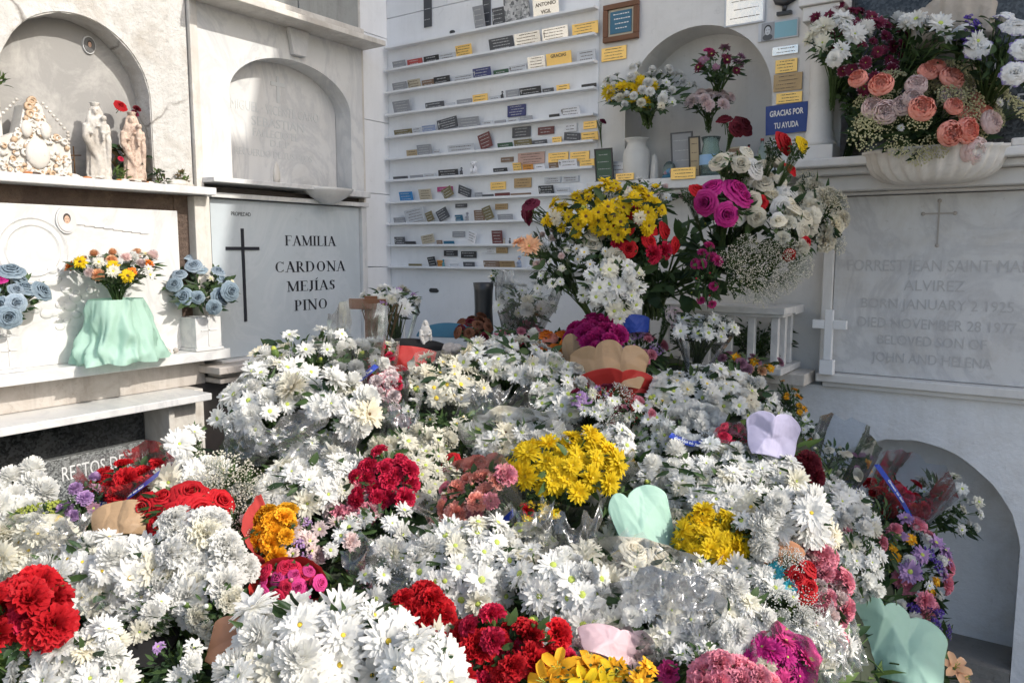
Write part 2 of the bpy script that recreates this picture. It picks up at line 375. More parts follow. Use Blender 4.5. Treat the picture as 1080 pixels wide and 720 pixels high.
def m_liss(rnd):
    return m_rose(rnd, [(.05,.18,3,.05),(.10,.18,3,.10),(.16,.15,4,.16),(.22,.10,5,.22),(.28,.04,5,.22)], .03)
def m_lily(rnd):
    mb = MB()
    for i in range(6): add_petal(mb, rnd, i*PI/3+rnd.uniform(-.1,.1), .75 if i % 2 else .55, .52, .26, .03, -.15, -.9, .5, n=6, tip=.12)
    for i in range(5): mb.tube([(0,0,-.1),(.06*math.cos(i),.06*math.sin(i),.12),(.1*math.cos(i),.1*math.sin(i),.2)], .01, 4, 1)
    sepals(mb, -.15, .06); return mb
def m_spray(rnd, k=120, s=.016):                      # baby's breath
    mb = MB()
    for i in range(k):
        a = rnd.uniform(0, 2*PI); t = math.sqrt(rnd.random())*.5; z = .28*math.sqrt(max(0, 1-(t/.52)**2))*rnd.uniform(.35,1.05)
        p = Vector((t*math.cos(a), t*math.sin(a), z)); mb.ball(p, s*rnd.uniform(.7,1.3), 0, 6)
        if i % 2 == 0: mb.tube([(p.x*.25, p.y*.25, -.5), (p.x*.6+rnd.uniform(-.04,.04), p.y*.6, -.1), tuple(p)], .003, 3, 2, False)
    return mb
def m_statice(rnd):
    mb = MB()
    for i in range(46):
        a = rnd.uniform(0, 2*PI); t = math.sqrt(rnd.random())*.42; z = rnd.uniform(-.12,.22)*(1-t)
        for j in range(4): add_petal(mb, rnd, j*1.57+a, .9, .09, .08, .0, 0, -.4, .2, n=2)
        nv = 4*9
        for q in range(len(mb.v)-nv, len(mb.v)): x = mb.v[q]; mb.v[q] = (x[0]+t*math.cos(a), x[1]+t*math.sin(a), x[2]+z)
        if i % 3 == 0: mb.tube([(0,0,-.6),(t*math.cos(a),t*math.sin(a),z)], .008, 3, 2, False)
        if i % 5 == 0: mb.ball((t*math.cos(a),t*math.sin(a),z+.06), .02, 1, 5)
    return mb
def m_bud(rnd):
    mb = MB(); mb.lathe([(.0,-.3),(.12,-.22),(.17,-.05),(.12,.12),(.0,.2)], 10, 2); mb.ball((0,0,.12), .12, 0, 8, (1,1,1.3)); mb.tube([(0,0,-.28),(0,.02,-.9)], .025, 5, 2, False); return mb
SHAPES = dict(daisy=(m_daisy, 6), mum=(m_mum, 6), fill=(lambda r: m_spray(r, 150, .026), 2), pom=(m_pom, 3), carn=(m_carn, 4), rose=(m_rose, 3), peony=(m_peony, 3), liss=(m_liss, 2), lily=(m_lily, 2), spray=(m_spray, 3), statice=(m_statice, 2), bud=(m_bud, 1))
_bm = {}
def bloom_mesh(kind, rnd):
    """kind 'shape:colour[:centre]'"""
    sh, co = kind.split(':')[:2]; ce = kind.split(':')[2] if kind.count(':') > 1 else 'green_c'
    fn, nv = SHAPES[sh]; v = rnd.randrange(nv); key = (kind, v)
    if key not in _bm:
        r2 = random.Random(hash(sh) % 1 + v*17 + len(sh)*131)
        pm = {'candy': PM_STRIPE, 'violetedge': PM_EDGE, 'burgtip': PM_BURG}.get(co) or PM(co)
        _bm[key] = fn(r2).mesh('bloom_'+sh, [pm, M[ce], M['green_mid' if sh in ('carn', 'bud') else 'stem']])
    return _bm[key]
# foliage and stems, unit sized (dome radius 1, height 1) --------------------------------
def leaf(mb, rnd, p, d, L, wd, mi=0):
    d = Vector(d).normalized(); s = d.cross(Vector((rnd.uniform(-1,1), rnd.uniform(-1,1), rnd.uniform(.2,1)))); s.normalize(); nrm = s.cross(d)
    V = []
    for i in range(4):
        t = i/3; hw = wd*.5*math.sin(PI*(.12+.86*t))
        c = Vector(p)+d*L*t - nrm*L*.22*t*t
        V += [tuple(c-s*hw+nrm*hw*.35), tuple(c), tuple(c+s*hw+nrm*hw*.35)]
    mb.add(V, [(i*3+k, i*3+k+1, i*3+k+4, i*3+k+3) for i in range(3) for k in (0,1)], mi, True)
def fol_mesh(seed, k=150):
    rnd = random.Random(seed); mb = MB()
    for i in range(k):
        a = rnd.uniform(0, 2*PI); rr = math.sqrt(rnd.random())*.95; z = rnd.uniform(-1.0, .55)*math.sqrt(max(.1, 1-rr*rr))
        f = max(.25, min(1, 1+z*.7)); p = (rr*f*math.cos(a), rr*f*math.sin(a), z)
        leaf(mb, rnd, p, (math.cos(a)*.8+rnd.uniform(-.4,.4), math.sin(a)*.8+rnd.uniform(-.4,.4), rnd.uniform(-.2,1)), rnd.uniform(.22,.48), rnd.uniform(.08,.2), 0 if rnd.random() < .6 else 1)
    return mb.mesh('leaves', [M['green'], M['green_dark']])
def stem_mesh(seed, k=26):
    rnd = random.Random(seed); mb = MB()
    for i in range(k):
        a = i*2.4; rr = math.sqrt((i+.5)/k)*.85; b = .16*rnd.random()
        mb.tube([(b*math.cos(a+1), b*math.sin(a+1), -.22*rnd.random()), (rr*.3*math.cos(a)+rnd.uniform(-.05,.05), rr*.3*math.sin(a), .45), (rr*math.cos(a), rr*math.sin(a), 1.0)], [.022,.019,.015], 4, 0, False)
        for q in range(3):
            t = rnd.uniform(.25,.9); leaf(mb, rnd, (rr*t*t*math.cos(a), rr*t*t*math.sin(a), t), (rnd.uniform(-1,1), rnd.uniform(-1,1), .6), rnd.uniform(.15,.3), rnd.uniform(.05,.12), 1)
    return mb.mesh('stems', [M['stem'], M['green']])
FOL = [fol_mesh(i) for i in range(4)]; STM = [stem_mesh(i+50) for i in range(4)]

# ------------------------------------------------------------------ wrappers
def wrap_mesh(rnd, rx, ry, L, top, mat, kind='cello', seg=46, rows=13, close=0., a0=0., a1=2*PI, flare=1.05, scallop=0.):
    if kind == 'cello': seg, rows = 30, 6
    mb = MB(); V = []; full = abs(a1-a0-2*PI) < 1e-3; ph = [rnd.uniform(0, 6) for _ in range(8)]
    amp = .055 if kind == 'cello' else .03; cols = seg if full else seg+1
    fold = [rnd.uniform(-1,1) for _ in range(seg+1)]
    for i in range(rows+1):
        t = i/rows; z = top*t
        q = min(1, z/L); r = .10+(flare-.10)*q**.85
        if z > L: r = flare + (.12-close)*(z-L)/(top-L+1e-6)
        for k in range(cols):
            g = a0+(a1-a0)*k/seg
            d = amp*q*(math.sin(7*g+ph[0]+t*2)+.7*math.sin(11*g+ph[1]-3*t)+.6*math.sin(17*g+ph[2]+t*5)) + amp*(1.5 if kind == 'cello' else .5)*fold[k % seg]*q*(.6+.4*t) + rnd.uniform(-.012,.012)*q
            nz_ = mnoise.noise(Vector((math.cos(g)*1.7+ph[5], math.sin(g)*1.7, t*2.2+ph[6])))
            d += (.12 if kind == 'cello' else .10)*q*(.35-abs(nz_)*1.6)
            zz = z + (.0 if t < .8 else (t-.8)/.2*(.09*math.sin(4*g+ph[3])+.05*math.sin(9*g+ph[4])+scallop*abs(math.sin(3.5*g+ph[5])))*max(rx,ry))
            V.append(((r+d)*rx*math.cos(g), (r+d)*ry*math.sin(g), zz))
    Fc = []
    for i in range(rows):
        for k in range(seg if full else seg):
            k2 = (k+1) % cols; a, b, c_, d_ = i*cols+k, i*cols+k2, (i+1)*cols+k2, (i+1)*cols+k
            if kind == 'cello': Fc += [(a,b,c_),(a,c_,d_)] if (i+k) % 2 else [(a,b,d_),(b,c_,d_)]
            else: Fc.append((a,b,c_,d_))
    mb.add(V, Fc, 0, True); return mb.mesh('wrapper', mat)

def text_mesh(name, txt, size, mat, depth=.0006, align='CENTER', bold=0.):
    cu = bpy.data.curves.new(name, 'FONT'); cu.body = txt; cu.size = size; cu.align_x = align; cu.align_y = 'CENTER'; cu.extrude = depth; cu.offset = bold
    cu.resolution_u = 3
    o = bpy.data.objects.new(name, cu); C.objects.link(o); dg = bpy.context.evaluated_depsgraph_get()
    me = bpy.data.meshes.new_from_object(o.evaluated_get(dg)); me.name = name; bpy.data.objects.remove(o); bpy.data.curves.remove(cu)
    me.materials.clear(); me.materials.append(mat); return me
RIBTXT = None
def ribbon(parent, pts, wdt=.022, nrm=Vector((0,0,1)), txt=True):
    """flat printed ribbon through local points"""
    global RIBTXT
    pts = [Vector(p) for p in pts]; P = []
    for i in range(len(pts)-1):
        for k in range(6): P.append(pts[i].lerp(pts[i+1], k/6))
    P.append(pts[-1])
    for _ in range(4): P = [P[0]]+[(P[i-1]+P[i]*2+P[i+1])/4 for i in range(1, len(P)-1)]+[P[-1]]
    mb = MB(); V = []
    for i, p in enumerate(P):
        t = (P[min(i+1, len(P)-1)]-P[max(0, i-1)]).normalized(); s = t.cross(nrm)
        if s.length < .1: s = t.cross(Vector((0,1,0)))
        s.normalize(); V += [tuple(p-s*wdt/2), tuple(p+s*wdt/2)]
    mb.add(V, [(2*i, 2*i+1, 2*i+3, 2*i+2) for i in range(len(P)-1)], 0, True)
    o = mb.build('ribbon', RIB, parent, fix=False)
    if txt:
        if RIBTXT is None: RIBTXT = text_mesh('ribbon_print', 'Grown to last', wdt*.62, WHT, .0002, bold=.0004)
        n = len(P)
        for f in (.28, .72):
            i = int(f*(n-1)); t = (P[min(i+2, n-1)]-P[max(0, i-2)]).normalized(); s = t.cross(nrm).normalized(); k = s.cross(t)*-1
            q = o
            for sg in (1,):
                tm = link('print', RIBTXT, o)
                y = -s; z = t.cross(y)
                Mx = Matrix((t, y, z)).transposed().to_4x4(); Mx.translation = P[i]+z*.0015; tm.matrix_local = Mx
    return o

# ------------------------------------------------------------------ bouquets
def D0(px, py):
    T = [(300,3.0),(340,2.78),(370,2.6),(400,2.45),(450,2.2),(500,1.97),(550,1.79),(600,1.63),(650,1.5),(720,1.34),(800,1.2)]
    d = T[-1][1] if py > 800 else T[0][1]
    for (a, x), (b, y) in zip(T, T[1:]):
        if a <= py <= b: d = x+(y-x)*(py-a)/(b-a)
    if px > 820: d += (px-820)/130*.62*min(1, max(0, (py-430)/100))
    if px < 150: d += 0
    return d
NB = 0
def bq(label, px, py, rx, ry=None, mix=(), wrap=None, D=None, dd=0., ax=(0,.75,.65), rot=0., n=None, cov=1.25, cat='bouquet', L=None,
       top=1.25, close=0., group=None, dome=.42, leaves=True, stems=True, rib=None, name='bouquet', spread=.2, wrapk=None, wflare=1.05, scal=0., arc=None, stemlen=2.3, tmax=1.2, face=.35):
    global NB; NB += 1; rnd = random.Random(NB*7919+3)
    ry = ry or rx; D = (D or D0(px, py))+dd
    if D < 2.0 and py > 335 and name == 'bouquet': rx *= 1.10; ry *= 1.13
    if D < 1.75: mix = [(a, b*(.84 if D > 1.45 else .75), c) for a, b, c in mix]; n = int(n*1.4) if n and n > 4 else n
    if D < 1.6: cov *= .92
    k = D/F; RX, RY = rx*k, ry*k; R = max(RX, RY)
    axis = (RT*(ax[0]+rnd.uniform(-.08,.08)) + UP*ax[1] + TOCAM*(ax[2]+rnd.uniform(-.05,.05))).normalized()
    Lx = L or max(.16, min(.42, stemlen*R)); hc = at(px, py, D); hgt = dome*min(RX, RY)*1.1
    root = hc - axis*(Lx+hgt*.35)
    X = (RT - axis*RT.dot(axis)).normalized(); X.rotate(Quaternion(axis, math.radians(rot))); Y = axis.cross(X)
    q = Matrix((X, Y, axis)).transposed().to_quaternion()
    o = empty(name, root, q, label, cat, group)
    # foreshortening: screen-vertical extent of the flat head
    fs = max(.55, min(1, abs(axis.dot(-ray(px, py).normalized()))+.25)); RYl = RY/fs
    tot = sum(m[2] for m in mix)
    if n is None:
        s = sum(m[1]*m[2] for m in mix)/tot
        n = int(cov*1.12*RX*RYl/((s/2)**2)*.95); n = max(4, min(80, n))
    bag = []
    for m in mix: bag += [m]*max(1, round(n*m[2]/tot))
    rnd.shuffle(bag); bag = bag[:n] if len(bag) >= n else bag+[bag[0]]*(n-len(bag))
    ph1, ph2 = rnd.uniform(0,6), rnd.uniform(0,6)
    tocam_l = q.inverted() @ ((-ray(px, py)).normalized()+S*.5).normalized()
    clump = len(mix) > 1
    if clump:                                                     # blooms of a kind sit together
        base = [rnd.uniform(0, 6.28) for _ in mix]
    for i in range(n):
        t = math.sqrt((i+.5)/n)*tmax; a = i*2.39996+rnd.uniform(-.15,.15)
        lob = 1+.16*math.sin(3*a+ph1)+.12*math.sin(2*a+ph2); jit = rnd.gauss(0,.075 if D < 1.75 else .055)
        lx, ly = math.sin(t)*math.cos(a)/math.sin(tmax if tmax < 1.57 else 1.57)*lob, math.sin(t)*math.sin(a)/math.sin(tmax if tmax < 1.57 else 1.57)*lob
        m = bag[i]
        pos = Vector((lx*RX+rnd.uniform(-.12,.12)*m[1], ly*RYl+rnd.uniform(-.12,.12)*m[1], Lx+hgt*(math.cos(t)-.0)+jit*R+rnd.uniform(-spread,spread)*m[1]*1.3))
        d = Vector((lx*.9+rnd.uniform(-.3,.3), ly*.9+rnd.uniform(-.3,.3), max(.25, math.cos(t)*.9)+.25)).normalized(); d = (d+tocam_l*face*rnd.uniform(.4,1.6)).normalized()
        kd = m[0]
        if ':white' in kd and rnd.random() < .14: kd = kd.replace(':white', ':ivory')
        elif kd[:5] in ('daisy', 'mum:w') and rnd.random() < .05: kd = 'bud:limy' if rnd.random() < .4 else 'mum:cream:brown_c'
        elif 'mum:white' in kd and rnd.random() < .2: kd = 'pom:white'
        elif 'daisy:white' in kd and rnd.random() < .12: kd = 'pom:white'
        b = link('bloom', bloom_mesh(kd, rnd), o); b.location = pos
        b.rotation_mode = 'QUATERNION'; b.rotation_quaternion = d.to_track_quat('Z', 'Y') @ Quaternion((0,0,1), rnd.uniform(0, 6.28))
        sc = m[1]*rnd.uniform(.72,1.12); b.scale = (sc, sc, sc*rnd.uniform(.9,1.1))
    if leaves:
        f = link('leaves', FOL[rnd.randrange(4)], o); f.location = (0,0,Lx-.0*hgt); f.scale = (RX*.92, RYl*.92, max(.05, min(R, Lx*.6)*.8)); f.rotation_euler = (0,0,0)
    if stems:
        f = link('stems', STM[rnd.randrange(4)], o); f.scale = (RX*.85, RYl*.85, Lx)
    if wrap:
        wk = wrapk or ('cello' if wrap.startswith('cello') else 'paper')
        a0, a1 = arc or (0, 2*PI)
        link('wrapper', wrap_mesh(rnd, RX, RYl, Lx, Lx*top, W[wrap], wk, close=close, a0=a0, a1=a1, flare=wflare, scallop=scal), o)
    if rib: ribbon(o, [(x*RX, y*RYl, Lx+z*R) for x, y, z in rib], min(.022, .3*R))
    return o

# ================================================================== the setting
def arch_pts(uc, r, zs, rz=None, n=30):
    rz = rz or r; return [(uc+r*math.cos(PI*(1-i/n)), zs+rz*math.sin(PI*i/n)) for i in range(n+1)]
def arch_wall(mb, u0, u1, z0, z1, uc, r, zs, rz, zb, dep, mi=0, mi_in=0, mi_back=1, w0=0., rough=0.):
    """front sheet with an arched opening, its intrados and its back; one closed-looking shell"""
    P = arch_pts(uc, r, zs, rz); rnd = random.Random(5)
    if rough: P = [(a+rnd.uniform(-rough, rough), b+rnd.uniform(-rough, rough)) for a, b in P]
    l, rr = P[0][0], P[-1][0]
    q = lambda *v: mb.add([(a, w0, b) for a, b in v], [(0,1,2,3)], mi)
    q((u0,z0),(l,z0),(l,z1),(u0,z1)); q((rr,z0),(u1,z0),(u1,z1),(rr,z1))
    if zb > z0: q((l,z0),(rr,z0),(rr,zb),(l,zb))
    for (a, b), (c, d) in zip(P, P[1:]): q((a,b),(c,d),(c,z1),(a,z1))
    path = [(l, zb)]+P+[(rr, zb)]
    for (a, b), (c, d) in zip(path, path[1:]): mb.add([(a,w0,b),(c,w0,d),(c,w0-dep,d),(a,w0-dep,b)], [(0,1,2,3)], mi_in)
    mb.add([(l,w0,zb),(rr,w0,zb),(rr,w0-dep,zb),(l,w0-dep,zb)], [(0,1,2,3)], mi_in)
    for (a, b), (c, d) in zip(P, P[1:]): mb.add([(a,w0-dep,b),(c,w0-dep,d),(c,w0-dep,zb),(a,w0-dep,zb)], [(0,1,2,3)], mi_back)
def text_on(frame, name, txt, u, v, wd, size, mat, parent=None, width=None, tilt=0, label=None, bold=0.):
    me = text_mesh(name, txt, size, mat, .0004, bold=bold); xs = [p.co.x for p in me.vertices]; o = link(name, me, parent)
    x = Vector((0,1,0)) if frame is LW else Vector((1,0,0)); y = Vector((0,0,1)); z = x.cross(y)
    Mx = Matrix((x, y, z)).transposed().to_4x4() @ Matrix.Rotation(tilt, 4, 'Z'); 
    if width: Mx = Mx @ Matrix.Diagonal((width/(max(xs)-min(xs)), 1, 1, 1))
    Mx.translation = Vector(frame(u, wd, v)); o.matrix_world = Mx; return o

ground = MB(); ground.box(-60, 60, -60, 30, -.3, 0); tag(ground.build('ground', M['concrete']), kind='structure')

# ---- left wall of niches
g = MB(LW); g.box(-3, B+1.2, -1.2, -.13, 0, WALL_H)
lw = g.build('niche_block_wall', M['paint2']); tag(lw, 'tall white block of burial niches seen on the left side', 'wall')
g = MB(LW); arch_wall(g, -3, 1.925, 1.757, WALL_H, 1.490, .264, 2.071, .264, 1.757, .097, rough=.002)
g.build('plaster_face', [M['plaster_old'], M['niche']], lw, fix=False)
g = MB(LW)                                              # peeling rim of the arch
P = arch_pts(1.49, .268, 2.071); P2 = arch_pts(1.49, .300, 2.071)
path = [(P[0][0], 1.76)]+P+[(P[-1][0], 1.76)]; path2 = [(P2[0][0], 1.76)]+P2+[(P2[-1][0], 1.76)]
rnd = random.Random(3)
for i in range(len(path)-1):
    for k in range(3):
        a = Vector(path[i]).lerp(Vector(path[i+1]), k/3); b = Vector(path[i]).lerp(Vector(path[i+1]), (k+1)/3)
        c = Vector(path2[i]).lerp(Vector(path2[i+1]), (k+1)/3); d = Vector(path2[i]).lerp(Vector(path2[i+1]), k/3); e = .004+.0015*rnd.random()
        g.add([(a.x,e,a.y),(b.x,e,b.y),(c.x,.0005,c.y),(d.x,.0005,d.y)], [(0,1,2,3)], 0)
        g.add([(a.x,e,a.y),(b.x,e,b.y),(b.x,0,b.y),(a.x,0,a.y)], [(0,1,2,3)], 1)
g.build('arch_rim', [M['plaster_old'], M['marble_warm']], lw, fix=False)
g = MB(LW); g.box(-3, 1.965, -.128, .10, 1.727, 1.757); g.build('niche_ledge', M['marble'], lw, .003)
g = MB(LW); g.box(-3, 1.845, -.128, -.02, 1.66, 1.727); g.box(1.845, 1.915, -.128, -.012, 1.10, 1.727); g.build('dark_recess', M['rubble'], lw)
g = MB(LW); g.box(-.6, 1.842, -.1, .012, 1.10, 1.662); sl = g.build('marble_slab', M['marble'], lw, .003)
g = MB(LW)                                              # carved relief
c0 = onl(35, 264, .012); 
for R_, t_ in ((.112,.004),(.088,.003)):
    prev = None
    for i in range(48):
        a, b = 2*PI*i/48, 2*PI*(i+1)/48
        V = [(c0.y+R_*math.cos(a)+0, .016, c0.z+R_*math.sin(a)), (c0.y+R_*math.cos(b), .016, c0.z+R_*math.sin(b)), (c0.y+(R_-.006)*math.cos(b), .0125, c0.z+(R_-.006)*math.sin(b)), (c0.y+(R_-.006)*math.cos(a), .0125, c0.z+(R_-.006)*math.sin(a))]
        g.add(V, [(0,1,2,3)]); V2 = [(v[0]+(v[0]-c0.y)*.05, .0125, v[2]+(v[2]-c0.z)*.05) for v in V[:2]]; g.add([V[0], V[1], V2[1], V2[0]], [(0,1,2,3)])
for i in range(9):
    u_ = 1.42+.035*i; g.box(u_-.02, u_+.015, .0125, .0165, 1.60-.004*i, 1.606-.004*i)
for i in range(26):
    a = rnd.uniform(0, 6.28); p = (1.40+rnd.uniform(-.12,.12), 1.32+rnd.uniform(-.12,.12)); g.ball((p[0], .012, p[1]), rnd.uniform(.012,.03), 0, 10, (1, .2, .7))
g.build('carved_relief', M['marble'], sl, fix=False)
# oval portrait on the slab
def oval_portrait(px, py, ru, rv, wd, label, hair=(.05,.04,.035), back=(.62,.60,.60), cloth=(.5,.2,.2)):
    c = onl(px, py, wd); o = empty('oval_portrait', c, None, label, 'portrait')
    for nm, k, dd, m in (('rim', 1.0, .008, M['letter_grey']), ('photograph', .86, .011, plain('photo_back_%d' % px, back, .25, bump=0))):
        g = MB(); n = 36
        g.add([(0, ru*k*math.cos(2*PI*i/n), rv*k*math.sin(2*PI*i/n)) for i in range(n)]+[(dd, ru*k*math.cos(2*PI*i/n), rv*k*math.sin(2*PI*i/n)) for i in range(n)],
              [tuple(range(n, 2*n))]+[(i, (i+1)%n, n+(i+1)%n, n+i) for i in range(n)]); ph = g.build(nm, m, o)
    def disc(cy, cz, a, b, d, m, nm):
        g = MB(); n = 20; g.add([(d, cy+a*math.cos(2*PI*i/n), cz+b*math.sin(2*PI*i/n)) for i in range(n)], [tuple(range(n))]); g.build(nm, m, o)
    disc(0, -rv*.52, ru*.50, rv*.24, .0114, plain('cloth_%d' % px, cloth), 'clothing'); disc(0, rv*.12, ru*.36, rv*.36, .0117, plain('hair_%d' % px, hair), 'hair')
    disc(0, rv*.02, ru*.26, rv*.30, .0120, plain('skin_%d' % px, (.58,.38,.28)), 'face')
    g = MB()
    for s in (-1, 1): g.box(.0121, .0124, s*ru*.11-ru*.04, s*ru*.11+ru*.04, rv*.05, rv*.09)
    g.box(.0121, .0124, -ru*.07, ru*.07, -rv*.14, -rv*.11); g.build('features', M['letter_dark'], o)
oval_portrait(69, 232, .036, .048, .012, 'small oval photo of a dark-haired child on the left marble slab', cloth=(.75,.72,.72))
oval_portrait(93, 48, .024, .032, -.097, 'small grey oval photo high inside the old plaster arch', back=(.16,.16,.16), cloth=(.1,.1,.1))
g = MB(LW); g.box(1.905, 1.975, -.1, .035, 1.102, 1.725); g.build('post', M['marble_warm'], lw, .003)
g = MB(LW); g.box(-.6, 1.985, -.1, .12, 1.06, 1.10); g.build('slab_ledge', M['marble'], lw, .003)
g = MB(LW); g.box(-.6, 1.93, -.1, .018, .95, 1.059); g.build('weathered_band', M['marble_old'], lw, .004)
g = MB(LW); g.box(-.6, 1.81, -.1, .235, .922, .949); g.build('shelf', M['marble'], lw, .003)
g = MB(LW); g.box(1.69, 1.80, -.1, .14, 0, .921); g.box(1.665, 1.689, -.1, .17, 0, .921); g.box(1.815, 1.855, -.1, .11, 0, .948); g.build('shelf_support', M['marble_warm'], lw, .003)
g = MB(LW); g.box(-.6, 1.66, -.12, 0, 0, .921); g.build('black_facing', M['granite_dark'], lw)
g = MB(LW); g.box(1.86, B, -.12, .0, 0, .948); g.build('low_facing', M['dark_stone'], lw)
g = MB(LW); g.box(1.93, 2.36, -.0, .12, .955, .975); g.box(1.90, 2.30, 0, .16, 1.000, 1.03); g.box(1.95,2.25,0,.10,.976,.999); g.build('broken_moulding', M['marble_old'], lw, .004)
g = MB(LW); g.box(1.19, 1.655, 0, .04, .3, .765); gs = g.build('granite_tablet', M['granite'], None, .002)
tag(gs, 'speckled grey granite tablet lettered RESTOS DE FAM below the left shelf', 'tablet')
def pxs(x0, x1, y, wd): return onl(x0, y, wd).y, onl(x1, y, wd).y
a, b = pxs(64, 148, 490, .041); text_on(LW, 'lettering', 'RESTOS DE FAM', (a+b)/2+.02, onl(105, 492, .041).z, .041, .075, M['letter_white'], gs, (b-a)*1.12)
text_on(LW, 'lettering', 'Pulido', onl(62, 538, .041).y, onl(60, 538, .041).z, .041, .07, M['letter_white'], gs)

# ---- FAMILIA slab and the arch above it
fam = empty('family_tomb', LW(2.42, 0, 1.03), None, 'blue-grey marble tomb slab lettered FAMILIA CARDONA with a thin black cross', 'tomb')
g = MB(LW); g.box(2.00, 2.855, -.12, 0, 1.04, 1.72)
def K(o, p=fam): o.parent = p; o.matrix_parent_inverse = p.matrix_world.inverted() if False else Matrix.Translation(-Vector(p.location)); return o
K(g.build('slab', M['slab_blue'], None))
g = MB(LW); g.box(1.985, 2.895, -.1, .035, 1.725, 1.745); g.box(2.857, 2.892, -.1, .02, 1.04, 1.724); g.box(1.99, 2.93, -.1, .05, 1.015, 1.038); K(g.build('frame', M['marble'], None, .002))
g = MB(LW); c0 = onl(255, 241, .001); c1 = onl(257, 339, .001); cz = onl(255, 262, .001).z; uu = c0.y
g.box(uu-.0065, uu+.0065, .001, .006, c1.z, c0.z); ua, ub = pxs(238, 273, 262, .001); g.box(ua, ub, .001, .0055, cz-.007, cz+.007); K(g.build('cross', M['letter_dark'], None))
# hand-cut serif capitals
def serif_word(txt, u0, u1, zc, h, wd):
    G = {}
    T, t = .15, .055
    def S_(x0, y0, x1, y1, w_): return ('s', x0, y0, x1, y1, w_)
    def sf(x, y, w_=.30): return ('s', x-w_/2, y, x+w_/2, y, .045)
    def arc(cx, cy, rx, ry, a0, a1, w0, w1=None): return ('a', cx, cy, rx, ry, a0, a1, w0, w1 if w1 is not None else w0)
    G['I'] = (.34, [S_(.17,0,.17,1,T), sf(.17,.02), sf(.17,.98)])
    G['Í'] = (.34, G['I'][1]+[S_(.14,1.1,.28,1.25,.07)])
    G['F'] = (.60, [S_(.17,0,.17,1,T), sf(.17,.02), S_(.03,.975,.56,.975,.05), S_(.55,.99,.55,.78,.035), S_(.17,.52,.42,.52,.05), S_(.43,.60,.43,.44,.03)])
    G['E'] = (.64, [S_(.17,0,.17,1,T), S_(.03,.975,.56,.975,.05), S_(.55,.99,.55,.78,.035), S_(.17,.52,.42,.52,.05), S_(.43,.60,.43,.44,.03), S_(.03,.025,.58,.025,.05), S_(.585,.01,.60,.24,.035)])
    G['L'] = (.60, [S_(.17,0,.17,1,T), sf(.17,.98), S_(.03,.025,.54,.025,.05), S_(.545,.01,.57,.26,.035)])
    G['A'] = (.76, [S_(.13,0,.39,1,t), S_(.37,1,.64,0,T), sf(.11,.02,.24), sf(.65,.02,.28), S_(.2,.33,.54,.33,.045)])
    G['M'] = (.94, [S_(.16,0,.16,1,t), S_(.15,1,.46,.03,T), S_(.46,.03,.76,1,t), S_(.79,0,.79,1,T), sf(.16,.02,.24), sf(.79,.02), sf(.11,.98,.2), sf(.83,.98,.2)])
    G['N'] = (.80, [S_(.16,0,.16,1,t), S_(.13,1,.66,.0,T), S_(.67,0,.67,1,t), sf(.16,.02,.24), sf(.10,.98,.2), sf(.67,.98,.24)])
    G['R'] = (.72, [S_(.17,0,.17,1,T), sf(.17,.02), S_(.03,.975,.34,.975,.05), S_(.17,.47,.34,.47,.045), arc(.34,.722,.20,.252,-90,90,.05,.05), S_(.32,.47,.60,.02,.13), sf(.64,.02,.16)])
    G['P'] = (.62, [S_(.17,0,.17,1,T), sf(.17,.02), S_(.03,.975,.34,.975,.05), S_(.17,.45,.34,.45,.045), arc(.34,.712,.21,.262,-90,90,.05,.05)])
    G['D'] = (.80, [S_(.17,0,.17,1,T), S_(.03,.975,.34,.975,.05), S_(.03,.025,.34,.025,.05), arc(.34,.5,.36,.475,-90,90,.05,.05)])
    G['O'] = (.84, [arc(.42,.5,.33,.48,0,360,.05,.05)])
    G['C'] = (.76, [arc(.42,.5,.33,.48,45,315,.05,.05), S_(.655,.99,.655,.72,.035), S_(.655,.10,.64,.28,.035)])
    G['J'] = (.44, [S_(.26,.12,.26,1,T), sf(.26,.98), arc(.12,.12,.14,.2,270,360,.10,.14), ('s',.05,-.06,.10,-.08,.09)])
    G['S'] = (.58, [arc(.29,.74,.19,.235,20,225,.06,.06), arc(.29,.26,.20,.24,-155,50,.06,.06), S_(.15,.60,.43,.42,.14), S_(.46,.98,.46,.76,.03), S_(.09,.02,.09,.24,.03)])
    tot = sum(G[c][0] for c in txt); W_ = u1-u0; sx = W_/tot; cur = 0; mb = MB(LW); k = 0
    for ch in txt:
        wch, st = G[ch]
        for s in st:
            e = wd+.0006+.00012*(k % 11); k += 1
            tr = lambda x, y: (u0+(cur+x)*sx, e, zc+(y-.5)*h)
            if s[0] == 's':
                _, x0, y0, x1, y1, w_ = s; d = Vector((x1-x0, y1-y0)); d.normalize(); nx, ny = -d.y*w_/2, d.x*w_/2
                mb.add([tr(x0+nx,y0+ny), tr(x1+nx,y1+ny), tr(x1-nx,y1-ny), tr(x0-nx,y0-ny)], [(0,1,2,3)])
            else:
                _, cx, cy, rx, ry, a0, a1, w0, w1 = s; n = 20
                for i in range(n):
                    V = []
                    for q in (i, i+1):
                        a = math.radians(a0+(a1-a0)*q/n); hh = w0+.10*abs(math.cos(a))
                        V += [((rx+.0)*math.cos(a), ry*math.sin(a)), ((rx-hh)*math.cos(a), (ry-.05)*math.sin(a))]
                    V = [(cx+x, cy+y) for x, y in V]; mb.add([tr(*V[0]), tr(*V[2]), tr(*V[3]), tr(*V[1])], [(0,1,2,3)])
        cur += wch
    K(mb.build('lettering', M['letter_dark'], None, fix=False))
